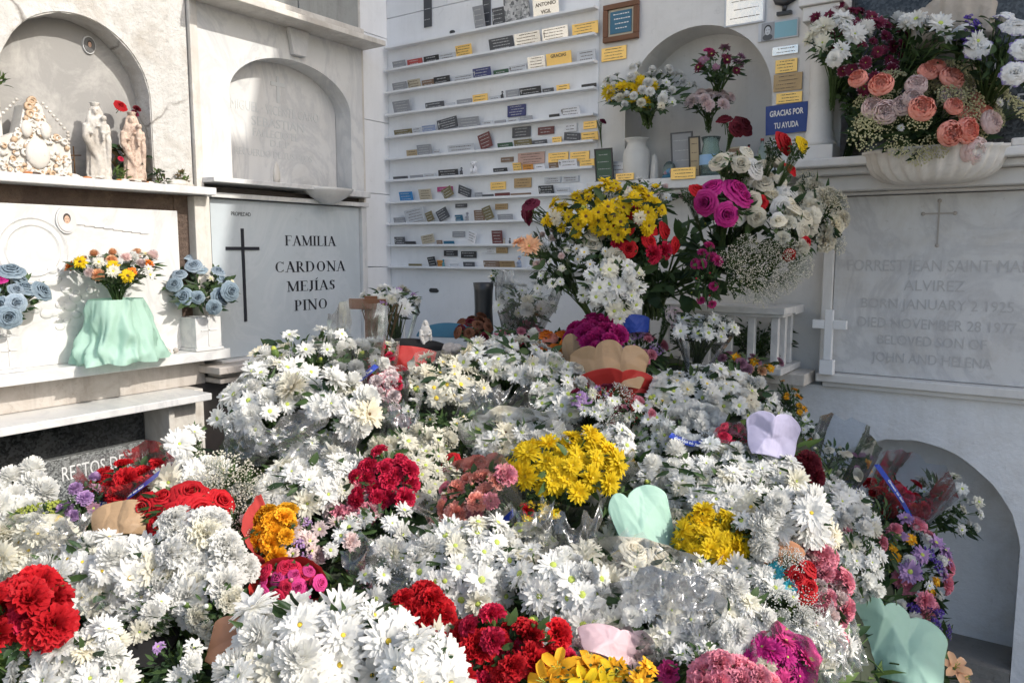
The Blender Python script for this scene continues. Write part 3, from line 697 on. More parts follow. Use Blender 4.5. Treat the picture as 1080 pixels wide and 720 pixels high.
for txt, x0, x1, y, h in (('FAMILIA', 300, 354, 254, .047), ('CARDONA', 289, 364, 281, .050), ('MEJÍAS', 302, 354, 301, .048), ('PINO', 310, 346, 321, .050)):
    u0, u1 = pxs(x0, x1, y, 0); serif_word(txt, u0, u1, onl((x0+x1)/2, y, 0).z, h, 0)
K(text_on(LW, 'lettering', 'PROPIEDAD', onl(254, 226, 0).y, onl(254, 226, 0).z, .001, .024, M['letter_dark'], None, .10))

n2 = empty('arched_niche', LW(2.42, 0, 1.83), None, 'white marble niche front with a round arch above the family slab', 'niche')
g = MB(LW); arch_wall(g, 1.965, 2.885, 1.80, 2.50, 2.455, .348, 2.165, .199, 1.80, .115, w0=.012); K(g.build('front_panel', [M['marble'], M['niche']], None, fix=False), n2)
g = MB(LW); g.box(2.11, 2.80, -.099, -.095, 1.80, 2.38); K(g.build('inner_slab', M['marble'], None), n2)
g = MB(LW); g.box(1.93, 1.964, -.12, .02, 1.76, 2.50); K(g.build('jamb', M['marble_warm'], None, .002), n2)
g = MB(LW); g.box(2.886, 2.90, -.12, .01, 1.75, 2.50); K(g.build('jamb', M['marble_warm'], None, .002), n2)
ct = onl(407, 46, .16); g = MB(LW); g.box(1.925, ct.y, -.12, .16, 2.50, 2.525); K(g.build('cornice', M['marble_warm'], None, .003), n2)
g = MB(LW); g.prism([(2.415,2.499),(2.53,2.499),(2.508,2.385),(2.437,2.385)], .014, .04); K(g.build('keystone', M['marble'], None, .003), n2)
g = MB(LW); g.box(1.955, 2.52, -.10, .10, 1.782, 1.802); g.box(2.521, 2.89, -.10, .055, 1.770, 1.800); K(g.build('sill', M['marble'], None, .003), n2)
g = MB(LW); g.box(1.98, 2.89, -.10, -.03, 1.746, 1.769); K(g.build('dark_gap', M['dark_stone'], None), n2)
bc = Vector(LW(2.60, .06, 1.735)); g = MB(); g.lathe([(.03,-.012),(.055,0),(.10,.022),(.135,.05),(.145,.062),(.135,.062),(.09,.04),(.0,.03)], 40, 0, tuple(bc), .62, 1.0)
K(g.build('holy_water_bowl', M['marble'], None, fix=False), n2)
for i, (t_, px_, py_, s_, w_) in enumerate((('MIGUEL · VICENTE CANO', 292, 118, .062, .50), ('SEBASTIAN', 294, 132, .060, .30), ('FALLECIO EL', 291, 143, .05, .26), ('D.E.P.', 296, 153, .045, .12), ('RECUERDO DE TUS HIJOS', 290, 164, .045, .44))):
    p = onl(px_, py_, -.095); K(text_on(LW, 'lettering', t_, p.y, p.z, -.094, s_, M['letter_soft'], None, w_), n2)
p = onl(293, 95, -.095); g = MB(LW); g.box(p.y-.008, p.y+.008, -.094, -.0925, p.z-.06, p.z+.06); g.box(p.y-.04, p.y+.04, -.094, -.0922, p.z+.015, p.z+.033); K(g.build('cross', M['letter_soft'], None), n2)
g = MB(LW); g.box(2.18, 2.86, -.1, .06, 2.56, 2.585); g.box(1.93, 2.90, -.12, 0, 2.5255, 2.559); K(g.build('upper_sill', M['marble_warm'], None, .003), n2)
g = MB(LW); g.box(2.12, 2.485, -.1, .02, 2.59, 3.3); g.box(2.49, 2.86, -.1, .022, 2.59, 3.3); us = g.build('upper_slab', M['grey_stone'], None, .003)
tag(us, 'grey weathered stone slab above the projecting cornice at the top left', 'slab')
g = MB(LW)
for i in range(14): 
    u_ = 1.93+.015*i; g.ball((u_+rnd.uniform(-.01,.01), rnd.uniform(0,.03), 2.55+rnd.uniform(0,.05)), rnd.uniform(.012,.03), 0, 7, (1.3,.8,.8))
tag(g.build('masonry_rubble', M['plaster_old'], None, fix=False), 'crumbling lumps of masonry beside the top cornice', 'rubble')
g = MB(LW); g.box(1.925, 2.90, -.12, -.005, 2.56, WALL_H)
g.build('upper_facing', M['plaster_old'], lw)
# panels between the niches and the corner
g = MB(LW); zz = [.95, 1.42, 1.80, 2.17, 2.60, 3.2, 4.2, 5.2, WALL_H]
for a, b in zip(zz, zz[1:]): g.box(2.903, B-.001, -.12, -.012, a+.0015, b-.0015)
g.build('panelling', M['paint'], lw, .001)

# ---- back wall
bw = MB(BW); bw.box(-A-1.2, 6, -1.4, -.41, 0, WALL_H); bw.box(-A+.0, -1.70, -.40, -.02, 0, WALL_H)
bwall = bw.build('rear_niche_wall', M['paint']); tag(bwall, 'tall white wall of niches at the back with shelves and arches', 'wall')
g = MB(BW)                                              # panels of the plaque wall
g.box(-A-.03, -1.672, -.019, 0, 0, 2.70)
xs = [-A-.03, -2.52, -2.10, -1.672]; zs_ = [2.704, 3.15, 3.8, 4.6, 5.4, WALL_H]
for a, b in zip(xs, xs[1:]):
    for c, d in zip(zs_, zs_[1:]): g.box(a+.001, b-.001, -.019, -.001, c, d-.003)
g.build('wall_panel', M['paint'], bwall)
g = MB(BW); arch_wall(g, -1.668, -.662, 1.74, WALL_H, -1.228, .312, 2.089, .312, 1.795, .16); g.box(-1.6715,-1.6682,-.03,-.0015,0,WALL_H)
g.build('niche_face', [M['paint2'], M['paint2']], bwall, fix=False)
g = MB(BW); g.box(-1.668, -.70, -.12, -.05, 0, 1.739); g.build('lower_recess', M['paint2'], bwall)
g = MB(BW); g.box(-1.66, -.815, -.40, .12, 1.752, 1.795); g.box(-1.655, -.82, -.04, .09, 1.735, 1.751); g.build('niche_shelf', M['paint2'], bwall, .004)
g = MB(BW); g.box(-.812, 3, -.40, .20, 1.795, 1.825); g.box(-.79, 3, -.40, .15, 1.77, 1.794); g.box(-.77, 3, -.40, .10, 1.715, 1.769); g.box(-.70, 3, -.4, .045, 1.703, 1.714); g.box(-.12, 3, -.2, .19, 1.8255, 1.85)
g.build('ledge', M['paint2'], bwall, .006)
g = MB(BW); g.box(-.655, 3, -.40, -.10, 1.8255, WALL_H); gr = g.build('dark_granite_slab', M['granite_dark'], None); tag(gr, 'polished black granite slab with white capitals at the upper right', 'slab')
for t_, px_, py_ in (('SU', 891, 117), ('L', 1052, 70), ('RA', 1065, 88), ('15', 1070, 108)):
    p = onb(px_, py_, -.10); text_on(BW, 'lettering', t_, p.x, p.z, -.098, .07, M['letter_grey2'], gr)
g = MB(BW); g.box(-.66, 3, -.4, .0, 1.046, 1.70); ts = g.build('memorial_slab', M['marble_grey'], None, .002); tag(ts, 'grey-veined marble memorial slab with worn English lettering on the right wall', 'slab')
g = MB(BW); g.box(-.70, -.662, -.3, .012, 1.046, 1.70); g.box(-.70, 3, -.4, .05, 1.012, 1.044); g.box(-.68, 3, -.3, .03, .992, 1.011); g.build('slab_surround', M['paint2'], bwall, .004)
for t_, px_, py_, s_, w_ in (('FORREST JEAN SAINT MAR', 985, 281, .058, .60), ('ALVIREZ', 985, 302, .055, .20), ('BORN JANUARY 2 1925', 985, 322, .052, .50), ('DIED NOVEMBER 28 1977', 984, 343, .052, .52), ('BELOVED SON OF', 981, 361, .050, .36), ('JOHN AND HELENA', 981, 380, .052, .40)):
    p = onb(px_, py_, 0); text_on(BW, 'lettering', t_, p.x, p.z, .0012, s_, M['letter_grey2'], ts, w_*.95)
p = onb(990, 232, 0); g = MB(BW); g.box(p.x-.0025, p.x+.0025, .001, .003, p.z-.085, p.z+.062); g.box(p.x-.045, p.x+.045, .001, .0035, p.z+.020, p.z+.025)
for a_, b_ in ((0,.066),(-.049,.022),(.049,.022),(0,-.088)): g.ball((p.x+a_, .002, p.z+b_), .007, 0, 8, (1,.3,1))
g.build('engraved_cross', plain('bronze_stain', (.40,.37,.34), .6), ts)
g = MB(BW); arch_wall(g, -.90, 3, 0, .991, -.374, .357, .461, .357, .0, .20, w0=0, rough=.003); g.box(-A+.0, -.902, -.3, -.022, 0, 1.0)
g.build('low_wall_face', [M['plaster_low'], M['plaster_low']], bwall, fix=False)
g = MB(BW); g.box(-.73, -.018, -.199, .02, .0, .045); g.build('recess_floor', M['concrete'], bwall)
g = MB(BW); g.box(3, 6, -.4, 0, 0, WALL_H); g.build('end_panel', M['paint'], bwall)
# turned column
c = Vector(BW(-.722, .06, 0)); col_o = empty('column', c+Vector((0,0,1.826)), None, 'short turned white column standing on the ledge right of the blue plaque', 'column')
g = MB(); g.box(-.062, .062, -.062, .062, 0, .055); g.build('base', M['paint2'], col_o, .003)
g = MB(); g.lathe([(.058,.055),(.06,.07),(.05,.085),(.052,.10),(.045,.115),(.043,.2),(.041,.36),(.043,.37),(.05,.385),(.05,.40),(.042,.415),(.042,.44),(.052,.46),(.056,.49)], 32); g.build('shaft', M['paint2'], col_o, fix=False)
g = MB(); g.box(-.062, .062, -.062, .062, .49, .54); g.box(-.075,.075,-.075,.075,.541,.60); g.build('capital', M['paint2'], col_o, .004)
# railed planter
rp = empty('railed_planter', BW(-1.02, .1, 1.05), None, 'white marble planter box with square balusters below the rose arrangement', 'planter')
def R_(mb, nm, m=M['marble'], bv=.003): o = mb.build(nm, m, None, bv); K(o, rp); return o
X0, X1, WF = -1.32, -.775, .235
g = MB(BW); g.box(X0, X1, .12, WF+.012, 1.262, 1.272); g.box(X0, X1+.008, .10, WF+.022, 1.2725, 1.298); R_(g, 'top_rail')
g = MB(BW); g.box(X1-.08, X1+.006, -.03, .099, 1.265, 1.297); R_(g, 'side_rail')
g = MB(BW); g.box(X0, X1, .12, WF+.01, 1.05, 1.075); g.box(X1-.07, X1, -.03, .119, 1.05, 1.075); R_(g, 'bottom_rail')
for i in range(7):
    u_ = X1-.035-.086*i; g = MB(BW); g.box(u_-.013, u_+.013, WF-.035, WF-.008, 1.0755, 1.2615); R_(g, 'baluster', bv=.002)
for wv in (.13, .05): g = MB(BW); g.box(X1-.045, X1-.018, wv-.013, wv+.013, 1.0755, 1.2645); R_(g, 'baluster', bv=.002)
g = MB(BW); g.box(-1.0, -.72, -.03, .13, 1.0, 1.045); R_(g, 'support_block', M['marble_warm'])
# small marble cross leaning on the slab
c = onb(873, 385, .055); mc = MB(BW); mc.box(c.x-.014, c.x+.014, .05, .075, 1.10, 1.285); mc.box(c.x-.058, c.x-.0145, .0505, .0745, 1.215, 1.247); mc.box(c.x+.0145, c.x+.062, .0505, .0745, 1.215, 1.247); mc.box(c.x-.024, c.x+.024, .045, .085, 1.045, 1.099)
tag(mc.build('marble_cross', M['paint'], None, .002), 'small white marble cross standing at the left corner of the memorial slab', 'cross')

# ================================================================== shelves and plaques
SHZ = [2.55-.1125*k for k in range(11)]
for k, z in enumerate(SHZ):
    g = MB(BW); g.box(-A+.002, -1.675, .0005, .042, z-.011, z); 
    g.build('plaque_shelf', M['paint'], bwall, .001)
PC = dict(grey=(.30,.31,.33), pale=(.55,.57,.60), white=(.78,.78,.80), black=(.025,.027,.03), charcoal=(.07,.075,.085), indigo=(.04,.05,.17), red=(.45,.08,.07), brown=(.22,.14,.09),
          olive=(.18,.15,.07), green=(.03,.09,.05), maroon=(.14,.035,.035), beige=(.50,.44,.33), tan=(.46,.36,.22), blue=(.03,.22,.50), teal=(.02,.13,.22), orange=(.65,.28,.05), bluegrey=(.26,.32,.47), pink=(.55,.36,.30), magenta=(.45,.06,.2))
PMAT = {k: plain('plaque_'+k, v, .35, spec=.5, bump=.05, vary=.12) for k, v in PC.items()}
PMAT['gold'] = plain('plaque_gold', (.88,.60,.20), .42, metal=.55, bump=.4, bscale=25); PMAT['silver'] = plain('plaque_silver', (.85,.84,.80), .22, metal=.9, bump=.5, bscale=14)
PMAT['bronze'] = plain('plaque_bronze', (.42,.30,.16), .45, metal=.5)
PMAT['granite'] = speckle('plaque_granite', (.12,.13,.14), (.62,.62,.62), 90, .3)
for k in PMAT.values(): pass
LT = plain('fine_light_print', (.55,.56,.56), .5, bump=0); DK = plain('fine_dark_print', (.10,.08,.06), .5, bump=0)
ORD = ['top','second','third','fourth','fifth','sixth','seventh','eighth','ninth','tenth','lowest']
NTH = ['first','second','third','fourth','fifth','sixth','seventh','eighth','ninth','tenth','eleventh','twelfth','thirteenth','fourteenth','fifteenth','sixteenth']
PR = random.Random(77)
def plaque(xw, zb, wd, hh, colr, label, lean=.22, tilt=0., wall=False, text=None, thick=.005, off=.012, nm='plaque', grp='thank-you plaques on the shelves', frame=None, out=0.):
    o = empty(nm, BW(xw, (0.002 if wall else off+.012)+out, zb), Quaternion((0,0,1), 0), label, 'plaque' if nm == 'plaque' else nm.split('_')[-1], grp)
    rx = 0 if wall else lean; o.rotation_mode = 'XYZ'; o.rotation_euler = (-rx*1., tilt, 0)
    g = MB(); n = (-wd/2, wd/2); g.box(n[0], n[1], -thick, 0, 0, hh); pl = g.build('plate' if nm == 'plaque' else 'panel', PMAT[colr], o, .0006)
    dark = colr in ('gold','silver','white','pale','beige','tan','orange','bronze','pink'); mt = DK if dark else LT
    if frame: g = MB(); f = .006; g.box(-wd/2-f, wd/2+f, -thick-.002, -.0005, -f, 0); g.box(-wd/2-f, wd/2+f, -thick-.002, -.0005, hh, hh+f); g.box(-wd/2-f, -wd/2, -thick-.002, -.0005, 0, hh); g.box(wd/2, wd/2+f, -thick-.002, -.0005, 0, hh); g.build('frame', PMAT[frame], o)
    if not text and not frame and not wall and hh > .028 and PR.random() < .35: g = MB(); g.box(-wd*.42-.0015, -wd*.42+.0015, -thick-.0008, -thick-.0003, hh*.3, hh*.8); g.box(-wd*.42-.005, -wd*.42+.005, -thick-.0009, -thick-.0003, hh*.6, hh*.6+.003); g.build('cross', mt, o, fix=False)
    if text:
        lines = text.split('\n'); me0 = None
        for i, tx in enumerate(lines):
            if not tx.strip(): continue
            me = text_mesh('lettering', tx, hh/len(lines)*.72, mt if colr != 'indigo' else M['letter_white'], .0002, bold=.0003); q = link('lettering', me, o)
            xs_ = [v.co.x for v in me.vertices]; ww = max(xs_)-min(xs_); sx = min(1, wd*.86/ww)
            q.matrix_local = Matrix.Translation((0, -thick-.0008, hh*(1-(i+.5)/len(lines)))) @ Matrix.Rotation(PI/2, 4, 'X') @ Matrix.Diagonal((sx,1,1,1))
    elif hh > .016 and wd > .03:
        g = MB(); rows = max(1, min(4, int(hh/.012)))
        for r in range(rows):
            z = hh*(1-(r+.7)/(rows+.4)); x = -wd*.5*PR.uniform(.55,.85); xe = wd*.5*PR.uniform(.5,.85)
            while x < xe:
                l_ = PR.uniform(.0015,.004); g.box(x, min(x+l_, xe), -thick-.0007, -thick-.0003, z-.0012, z+.0012+PR.uniform(0,.0012)); x += l_+PR.choice((.001,.001,.003))
        g.build('lettering', mt, o, fix=False)
    return o
def px_x(px, z, wd=.03):                                 # x on the shelf front at height z for an image column
    # solve row for this column at depth plane
    lo, hi = -200, 600
    for _ in range(40):
        m_ = (lo+hi)/2
        if onb(px, m_, wd).z > z: lo = m_
        else: hi = m_
    return onb(px, lo, wd).x
ROWS = {
 0: [(500,511,26,'grey',0),(518,531,20,'charcoal',0),(532,559,29,'granite',0),(562,590,24,'silver',0)],
 1: [(413.5,427,9,'grey',0),(428,444,8,'red',0),(446,462,8,'black',0),(463,480,7,'pale',0),(481,498,13,'gold',0),(515,541,14,'charcoal',0),(542,570,14,'silver',0),(571,599,14,'silver',0),(602,630,13,'gold',0)],
 2: [(414,429,10,'grey',0),(430,443,11,'beige',0),(444,457,8,'brown',0),(457,474,9,'black',0),(475,498,7,'pale',0),(499,518,11,'indigo',0),(519,535,6,'green',0),(536,555,8,'pale',0),(556,575,14,'silver',0),(576,603,14,'gold',0),(607,627,12,'pale',0)],
 3: [(415,433,15,'grey',0),(447,467,8,'charcoal',0),(468,479,4,'pale',0),(481,497,6,'grey',0),(498,514,9,'gold',0),(515,527,5,'pale',0),(533,547,9,'grey',0),(548,571,9,'black',0),(572,584,5,'charcoal',0),(586,600,7,'gold',0),(612,628,4,'black',0)],
 4: [(415,434,7,'olive',0),(435,444,7,'pale',0),(445,459,8,'bluegrey',0),(460,482,13,'charcoal',-.12),(483,506,12,'grey',0),(508,520,5,'pale',0),(521,533,4,'grey',0),(534,546,5,'pale',0),(547,560,6,'grey',0),(578,589,4,'black',0),(591,612,10,'white',0)],
 5: [(428,439,8,'tan',0),(440,455,13,'grey',0),(456,463,6,'pale',0),(472,500,9,'pale',0),(505,519,18,'maroon',-.25),(524,540,6,'green',0),(541,560,8,'olive',0),(561,577,5,'charcoal',0),(581,591,7,'gold',0),(593,611,9,'charcoal',.12),(612,630,9,'gold',0)],
 6: [(413.5,429,4,'charcoal',0),(431,445,4,'grey',0),(446,459,5,'pale',0),(461,482,8,'black',0),(520,535,5,'black',0),(540,549,10,'gold',0),(551,562,7,'orange',0),(563,574,6,'white',0),(578,588,7,'brown',0),(589,609,9,'white',0),(610,626,8,'gold',0)],
 7: [(421,435,12,'blue',0),(442,455,14,'beige',0),(467,479,12,'olive',-.4),(481,497,11,'charcoal',.35),(499,507,6,'grey',0),(508,520,3,'charcoal',0),(521,537,4,'maroon',0),(538,560,2.5,'brown',0),(567,583,10,'black',0),(585,600,6,'pale',0)],
 8: [(415,427,7,'grey',0),(428,449,16,'pale',-.15),(450,458,12,'olive',-.3),(461,474,14,'charcoal',-.4),(480,488,8,'teal',0),(499,510,13,'brown',0),(511,521,16,'olive',-.3),(524,540,7,'grey',0)],
 9: [(415,426,10,'charcoal',0),(427,438,4,'black',0),(444,458,11,'beige',-.15),(460,466,5,'brown',0),(467,478,4,'teal',0),(491,501,14,'white',.35),(518,529,16,'maroon',0),(545,560,8,'pale',0)],
 10: [(430,444,3,'olive',0),(451,459,12,'black',-.12),(460,466,8,'orange',0),(474,483,4,'pale',0),(487,499,6,'charcoal',0),(509,526,8,'brown',0),(527,543,8,'bronze',0)],
}
TXT = {(2, 576): 'GRACIAS\n ', (0, 562): 'A\nANTONIO\nVIGIL'}
for k, row in ROWS.items():
    z = SHZ[k]
    for i, (x0, x1, hp, c_, tl) in enumerate(row):
        xa, xb = px_x(x0, z), px_x(x1, z); s = .00352
        shn = 'shelf' ; col_n = {'bluegrey':'slate blue','granite':'speckled granite','silver':'shiny silver','gold':'gold'}.get(c_, c_)
        tx = TXT.get((k, x0))
        lab = f"{col_n} plaque, {NTH[i]} from the left on the {ORD[k]} plaque shelf" if not tx else f"{col_n} plaque reading {tx.split(chr(10))[0] if k == 2 else 'ANTONIO'} on the {ORD[k]} plaque shelf"
        plaque((xa+xb)/2, z+.0005+abs(tl)*.35*(xb-xa), (xb-xa)*(.97-abs(tl)*.3), hp*s*1.12, c_, lab, lean=-PR.uniform(.10,.28), tilt=tl, text=tx, off=PR.uniform(.0,.012))
# plaques fixed flat on the wall between the shelves
FLAT = [(536,555,111,123,'indigo',3),(541,560,134,145,'charcoal',4),(568,585,134,142,'maroon',4),(596,609,131,139,'white',4),(616,630,128,136,'gold',4),(529,542,166,171,'brown',5),(547,575,161,173,'pink',5),(579,600,161,171,'gold',5),
        (602,622,160,170,'gold',5),(518,534,192,200,'gold',6),(543,561,188,198,'bronze',6),(575,592,187,193,'pale',6),(594,611,186,192,'pale',6),(462,478,197,202,'magenta',6),(481,493,215,219,'charcoal',7),(523,536,215,221,'bronze',7),
        (478,491,244,250,'grey',8),(469,483,264,270,'black',9),(487,503,265,272,'black',9),(513,524,261,267,'white',9),(524,536,261,267,'bronze',9),(448,456,-20,29,'charcoal',0),(510,518,-10,30,'charcoal',0)]
seen = {}
for (x0, x1, y0, y1, c_, k) in FLAT:
    a_, b_ = onb(x0, y1), onb(x1, y1); top_ = onb((x0+x1)/2, y0); bot = onb((x0+x1)/2, y1); seen[k] = seen.get(k, 0)+1
    where = f"below the {ORD[k]} plaque shelf" if y1 > 40 else 'above the top plaque shelf'
    strip = y1 < 40
    plaque((a_.x+b_.x)/2, max(bot.z, 0) if not strip else bot.z, b_.x-a_.x, top_.z-bot.z, c_, f"{'hanging ' if strip else ''}{c_} {'strip' if strip else 'plaque'} {'flat on the wall' if not strip else ''} {where}, {NTH[seen[k]-1]} from left".replace('  ',' ') if k not in (3,) else "flat indigo plaque fixed to the wall below the fourth plaque shelf", wall=True, grp='plaques fixed flat to the wall')

# plaques around the flower niche
def flat(x0, x1, y0, y1, c_, label, text=None, frame=None, wd=.0, nm='plaque', tilt=0):
    a_, b_ = onb(x0, y1, wd), onb(x1, y1, wd); t_ = onb((x0+x1)/2, y0, wd); bt = onb((x0+x1)/2, y1, wd)
    return plaque((a_.x+b_.x)/2, bt.z, b_.x-a_.x, t_.z-bt.z, c_, label, wall=True, text=text, frame=frame, nm=nm, grp=None, out=wd, tilt=tilt)
flat(635, 661, 50, 64, 'gold', 'gold plaque under the brown wooden frame by the flower niche')
flat(766, 805, -14, 25, 'silver', 'large shiny square plaque above the flower niche', frame='pale')
flat(815, 842, 49, 58, 'silver', 'narrow silver plaque right of the niche, below the blue card')
flat(818, 841, 63, 77, 'gold', 'square gold plaque right of the niche above the bronze one')
flat(816, 846, 78, 96, 'bronze', 'dull bronze plaque right of the flower niche')
flat(819, 846, 98, 109, 'gold', 'gold plaque directly above the blue GRACIAS POR TU AYUDA sign')
PMAT['navy'] = plain('plaque_navy', (.015,.05,.24), .3)
o = flat(808, 852, 110, 141, 'navy', 'blue plaque reading GRACIAS POR TU AYUDA beside the column', None, None, .006, tilt=-.03)
for ch in list(o.children):
    if ch.name.startswith('lettering'): bpy.data.objects.remove(ch)
wdt = onb(852, 141).x-onb(808, 141).x; hh = onb(830, 110).z-onb(830, 141).z
for i, tx in enumerate(('GRACIAS POR', 'TU AYUDA')):
    me = text_mesh('lettering', tx, .030, M['letter_white'], .0002, bold=.0008); q = link('lettering', me, o); xs_ = [v.co.x for v in me.vertices]
    q.matrix_local = Matrix.Translation((0, -.0066, hh*(.70-.42*i))) @ Matrix.Rotation(PI/2, 4, 'X') @ Matrix.Diagonal((wdt*(.80,.58)[i]/(max(xs_)-min(xs_)),1,1,1))
flat(650, 669, 183, 190, 'gold', 'pale gold tag on the front edge of the niche shelf below the jug', wd=.121)
flat(708, 734, 177, 189, 'gold', 'orange-gold tag on the shelf edge below the glass vase', wd=.121)
# framed blue verse
a_ = onb(632, 46); o = empty('framed_verse', BW(onb(656, 40).x, .002, onb(656, 44).z), None, 'wooden framed blue verse card at the top of the back wall', 'picture frame')
fw, fh = .165, .155; wood = plain('brown_wood', (.16,.07,.035), .45, bump=.5, bscale=35, vary=.35)
g = MB(); g.box(-fw/2, fw/2, -.02, 0, 0, .022); g.box(-fw/2, fw/2, -.02, 0, fh-.022, fh); g.box(-fw/2, -fw/2+.022, -.02, 0, .0222, fh-.0222); g.box(fw/2-.022, fw/2, -.02, 0, .0222, fh-.0222); g.build('frame', wood, o, .003)
g = MB(); g.box(-fw/2+.0222, fw/2-.0222, -.010, 0, .0222, fh-.0222); g.build('mount', PMAT['beige'], o)
g = MB(); g.box(-.050, .050, -.013, -.0101, .032, fh-.032); cd = g.build('card', PMAT['teal'], o)
g = MB()
for r in range(4):
    x = -.035+.004*r
    while x < .036-.003*r: l_ = PR.uniform(.004,.012); g.box(x, x+l_, -.0137, -.0131, .108-.019*r, .111-.019*r+PR.uniform(0,.0015)); x += l_+.003
g.build('lettering', M['letter_white'], cd)
# blue card with a small portrait
o = flat(800, 842, 22, 42, 'pale', 'light blue card with a small grey portrait of a man right of the arch top', None); 
for ch in list(o.children):
    if ch.name.startswith('lettering'): bpy.data.objects.remove(ch)
wdt = .14; cb = plain('card_blue', (.25,.48,.56), .4); g = MB(); g.box(-.012, wdt/2, -.0062, -.0055, .005, .062); g.build('card', cb, o)
g = MB(); g.box(-.062, -.014, -.0066, -.0055, .0, .066); g.build('photograph', PMAT['grey'], o)
def pdisc(o, cx, cz, a, b, d, m, nm):
    g = MB(); n = 18; g.add([(cx+a*math.cos(2*PI*i/n), d, cz+b*math.sin(2*PI*i/n)) for i in range(n)], [tuple(range(n))]); g.build(nm, m, o)
pdisc(o, -.038, .012, .019, .012, -.0068, PMAT['charcoal'], 'clothing'); pdisc(o, -.038, .040, .0145, .018, -.0070, PMAT['black'], 'hair'); pdisc(o, -.038, .036, .011, .016, -.0072, PMAT['pale'], 'face')
g = MB(); [g.box(-.038+s*.005-.002, -.038+s*.005+.002, -.0075, -.0073, .038, .040) for s in (-1,1)]; g.box(-.041,-.035,-.0075,-.0073,.027,.0285); g.build('features', M['letter_dark'], o)
# black oil-lamp ornament
c = onb(829, 4, 0); g = MB(BW); g.tube([(c.x-.045,.012,c.z+.03),(c.x-.03,.014,c.z+.008),(c.x,.016,c.z),(c.x+.035,.014,c.z+.012),(c.x+.05,.012,c.z+.032)], [.006,.012,.016,.012,.006], 10); g.tube([(c.x,.014,c.z-.01),(c.x-.002,.014,c.z-.03)], [.010,.008], 8); g.box(c.x-.028, c.x+.026, .003, .022, c.z-.044, c.z-.032)
tag(g.build('wall_ornament', PMAT['black'], None), 'black metal lamp-shaped ornament fixed near the column top', 'ornament')

# ================================================================== the heap that carries the bouquets
g = MB(); g.box(-2.35, -.55, .95, 2.75, 0, .42); g.box(-2.42, -.48, .88, 2.82, .42, .47)
tag(g.build('low_tomb', M['marble_old'], None, .01), 'low stone tomb buried under the pile of bouquets', 'tomb')
def heap_top(px): 
    T = [(-80,560),(190,555),(250,420),(300,385),(420,372),(700,372),(800,400),(860,470),(930,560),(1000,680)]
    for (a, x), (b, y) in zip(T, T[1:]):
        if a <= px <= b: return x+(y-x)*(px-a)/(b-a)
    return T[-1][1]
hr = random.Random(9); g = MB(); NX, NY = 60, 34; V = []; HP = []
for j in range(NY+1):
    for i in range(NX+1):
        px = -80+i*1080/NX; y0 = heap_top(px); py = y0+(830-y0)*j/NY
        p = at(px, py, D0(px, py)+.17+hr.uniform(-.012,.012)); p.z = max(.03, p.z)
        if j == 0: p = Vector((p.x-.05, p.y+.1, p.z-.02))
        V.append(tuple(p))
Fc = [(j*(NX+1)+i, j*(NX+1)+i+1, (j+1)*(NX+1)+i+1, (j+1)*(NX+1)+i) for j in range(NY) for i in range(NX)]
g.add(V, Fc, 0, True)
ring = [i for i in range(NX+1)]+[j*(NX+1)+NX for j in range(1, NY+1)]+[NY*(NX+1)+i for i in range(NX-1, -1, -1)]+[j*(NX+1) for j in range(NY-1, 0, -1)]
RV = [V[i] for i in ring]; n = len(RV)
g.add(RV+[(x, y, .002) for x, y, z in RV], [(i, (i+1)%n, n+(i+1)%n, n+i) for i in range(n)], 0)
lr = random.Random(4)
for q in range(9000):
    j = lr.randrange(NY); i = lr.randrange(NX)
    if i > NX*.84 and q % 2: continue
    a, b, c_, d_ = [Vector(V[k]) for k in Fc[j*NX+i]]
    s, t = lr.random(), lr.random(); p = (a.lerp(b, s)).lerp(d_.lerp(c_, s), t)
    L = lr.uniform(.03,.085); leaf(g, lr, p-Vector((0,0,.01)), (lr.uniform(-1,1), lr.uniform(-1,1), lr.uniform(.0,1.1)), L, L*lr.uniform(.2,.42), 1+lr.randrange(3))
for q in range(260):
    j = lr.randrange(NY); i = lr.randrange(NX); p = Vector(V[Fc[j*NX+i][0]]); d = Vector((lr.uniform(-1,1), lr.uniform(-1,1), lr.uniform(.1,.9))).normalized()
    g.tube([p, p+d*.05, p+d*.09+Vector((0,0,-.01))], .0022, 4, 4, False)
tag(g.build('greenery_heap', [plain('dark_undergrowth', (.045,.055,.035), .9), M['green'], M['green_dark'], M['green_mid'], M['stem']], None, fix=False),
    'tangled mass of cut stems and leaves under the bouquets', 'greenery', kind='stuff')
# fallen bits on the ground by the low arch
g = MB()
for i in range(260):
    x, y = lr.uniform(-1.0, 1.2), lr.uniform(1.6, 3.05)
    if lr.random() < .5: g.ball((x, y, .012), lr.uniform(.004,.013), 0, 5, (1.3,1,.5))
    else: leaf(g, lr, (x, y, .008), (lr.uniform(-1,1), lr.uniform(-1,1), .1), .05, .018, 1+lr.randrange(2))
tag(g.build('fallen_debris', [M['marble_old'], M['dead'], M['green']], None, fix=False), 'fallen leaves and crumbs of plaster scattered on the ground', 'litter', kind='stuff')

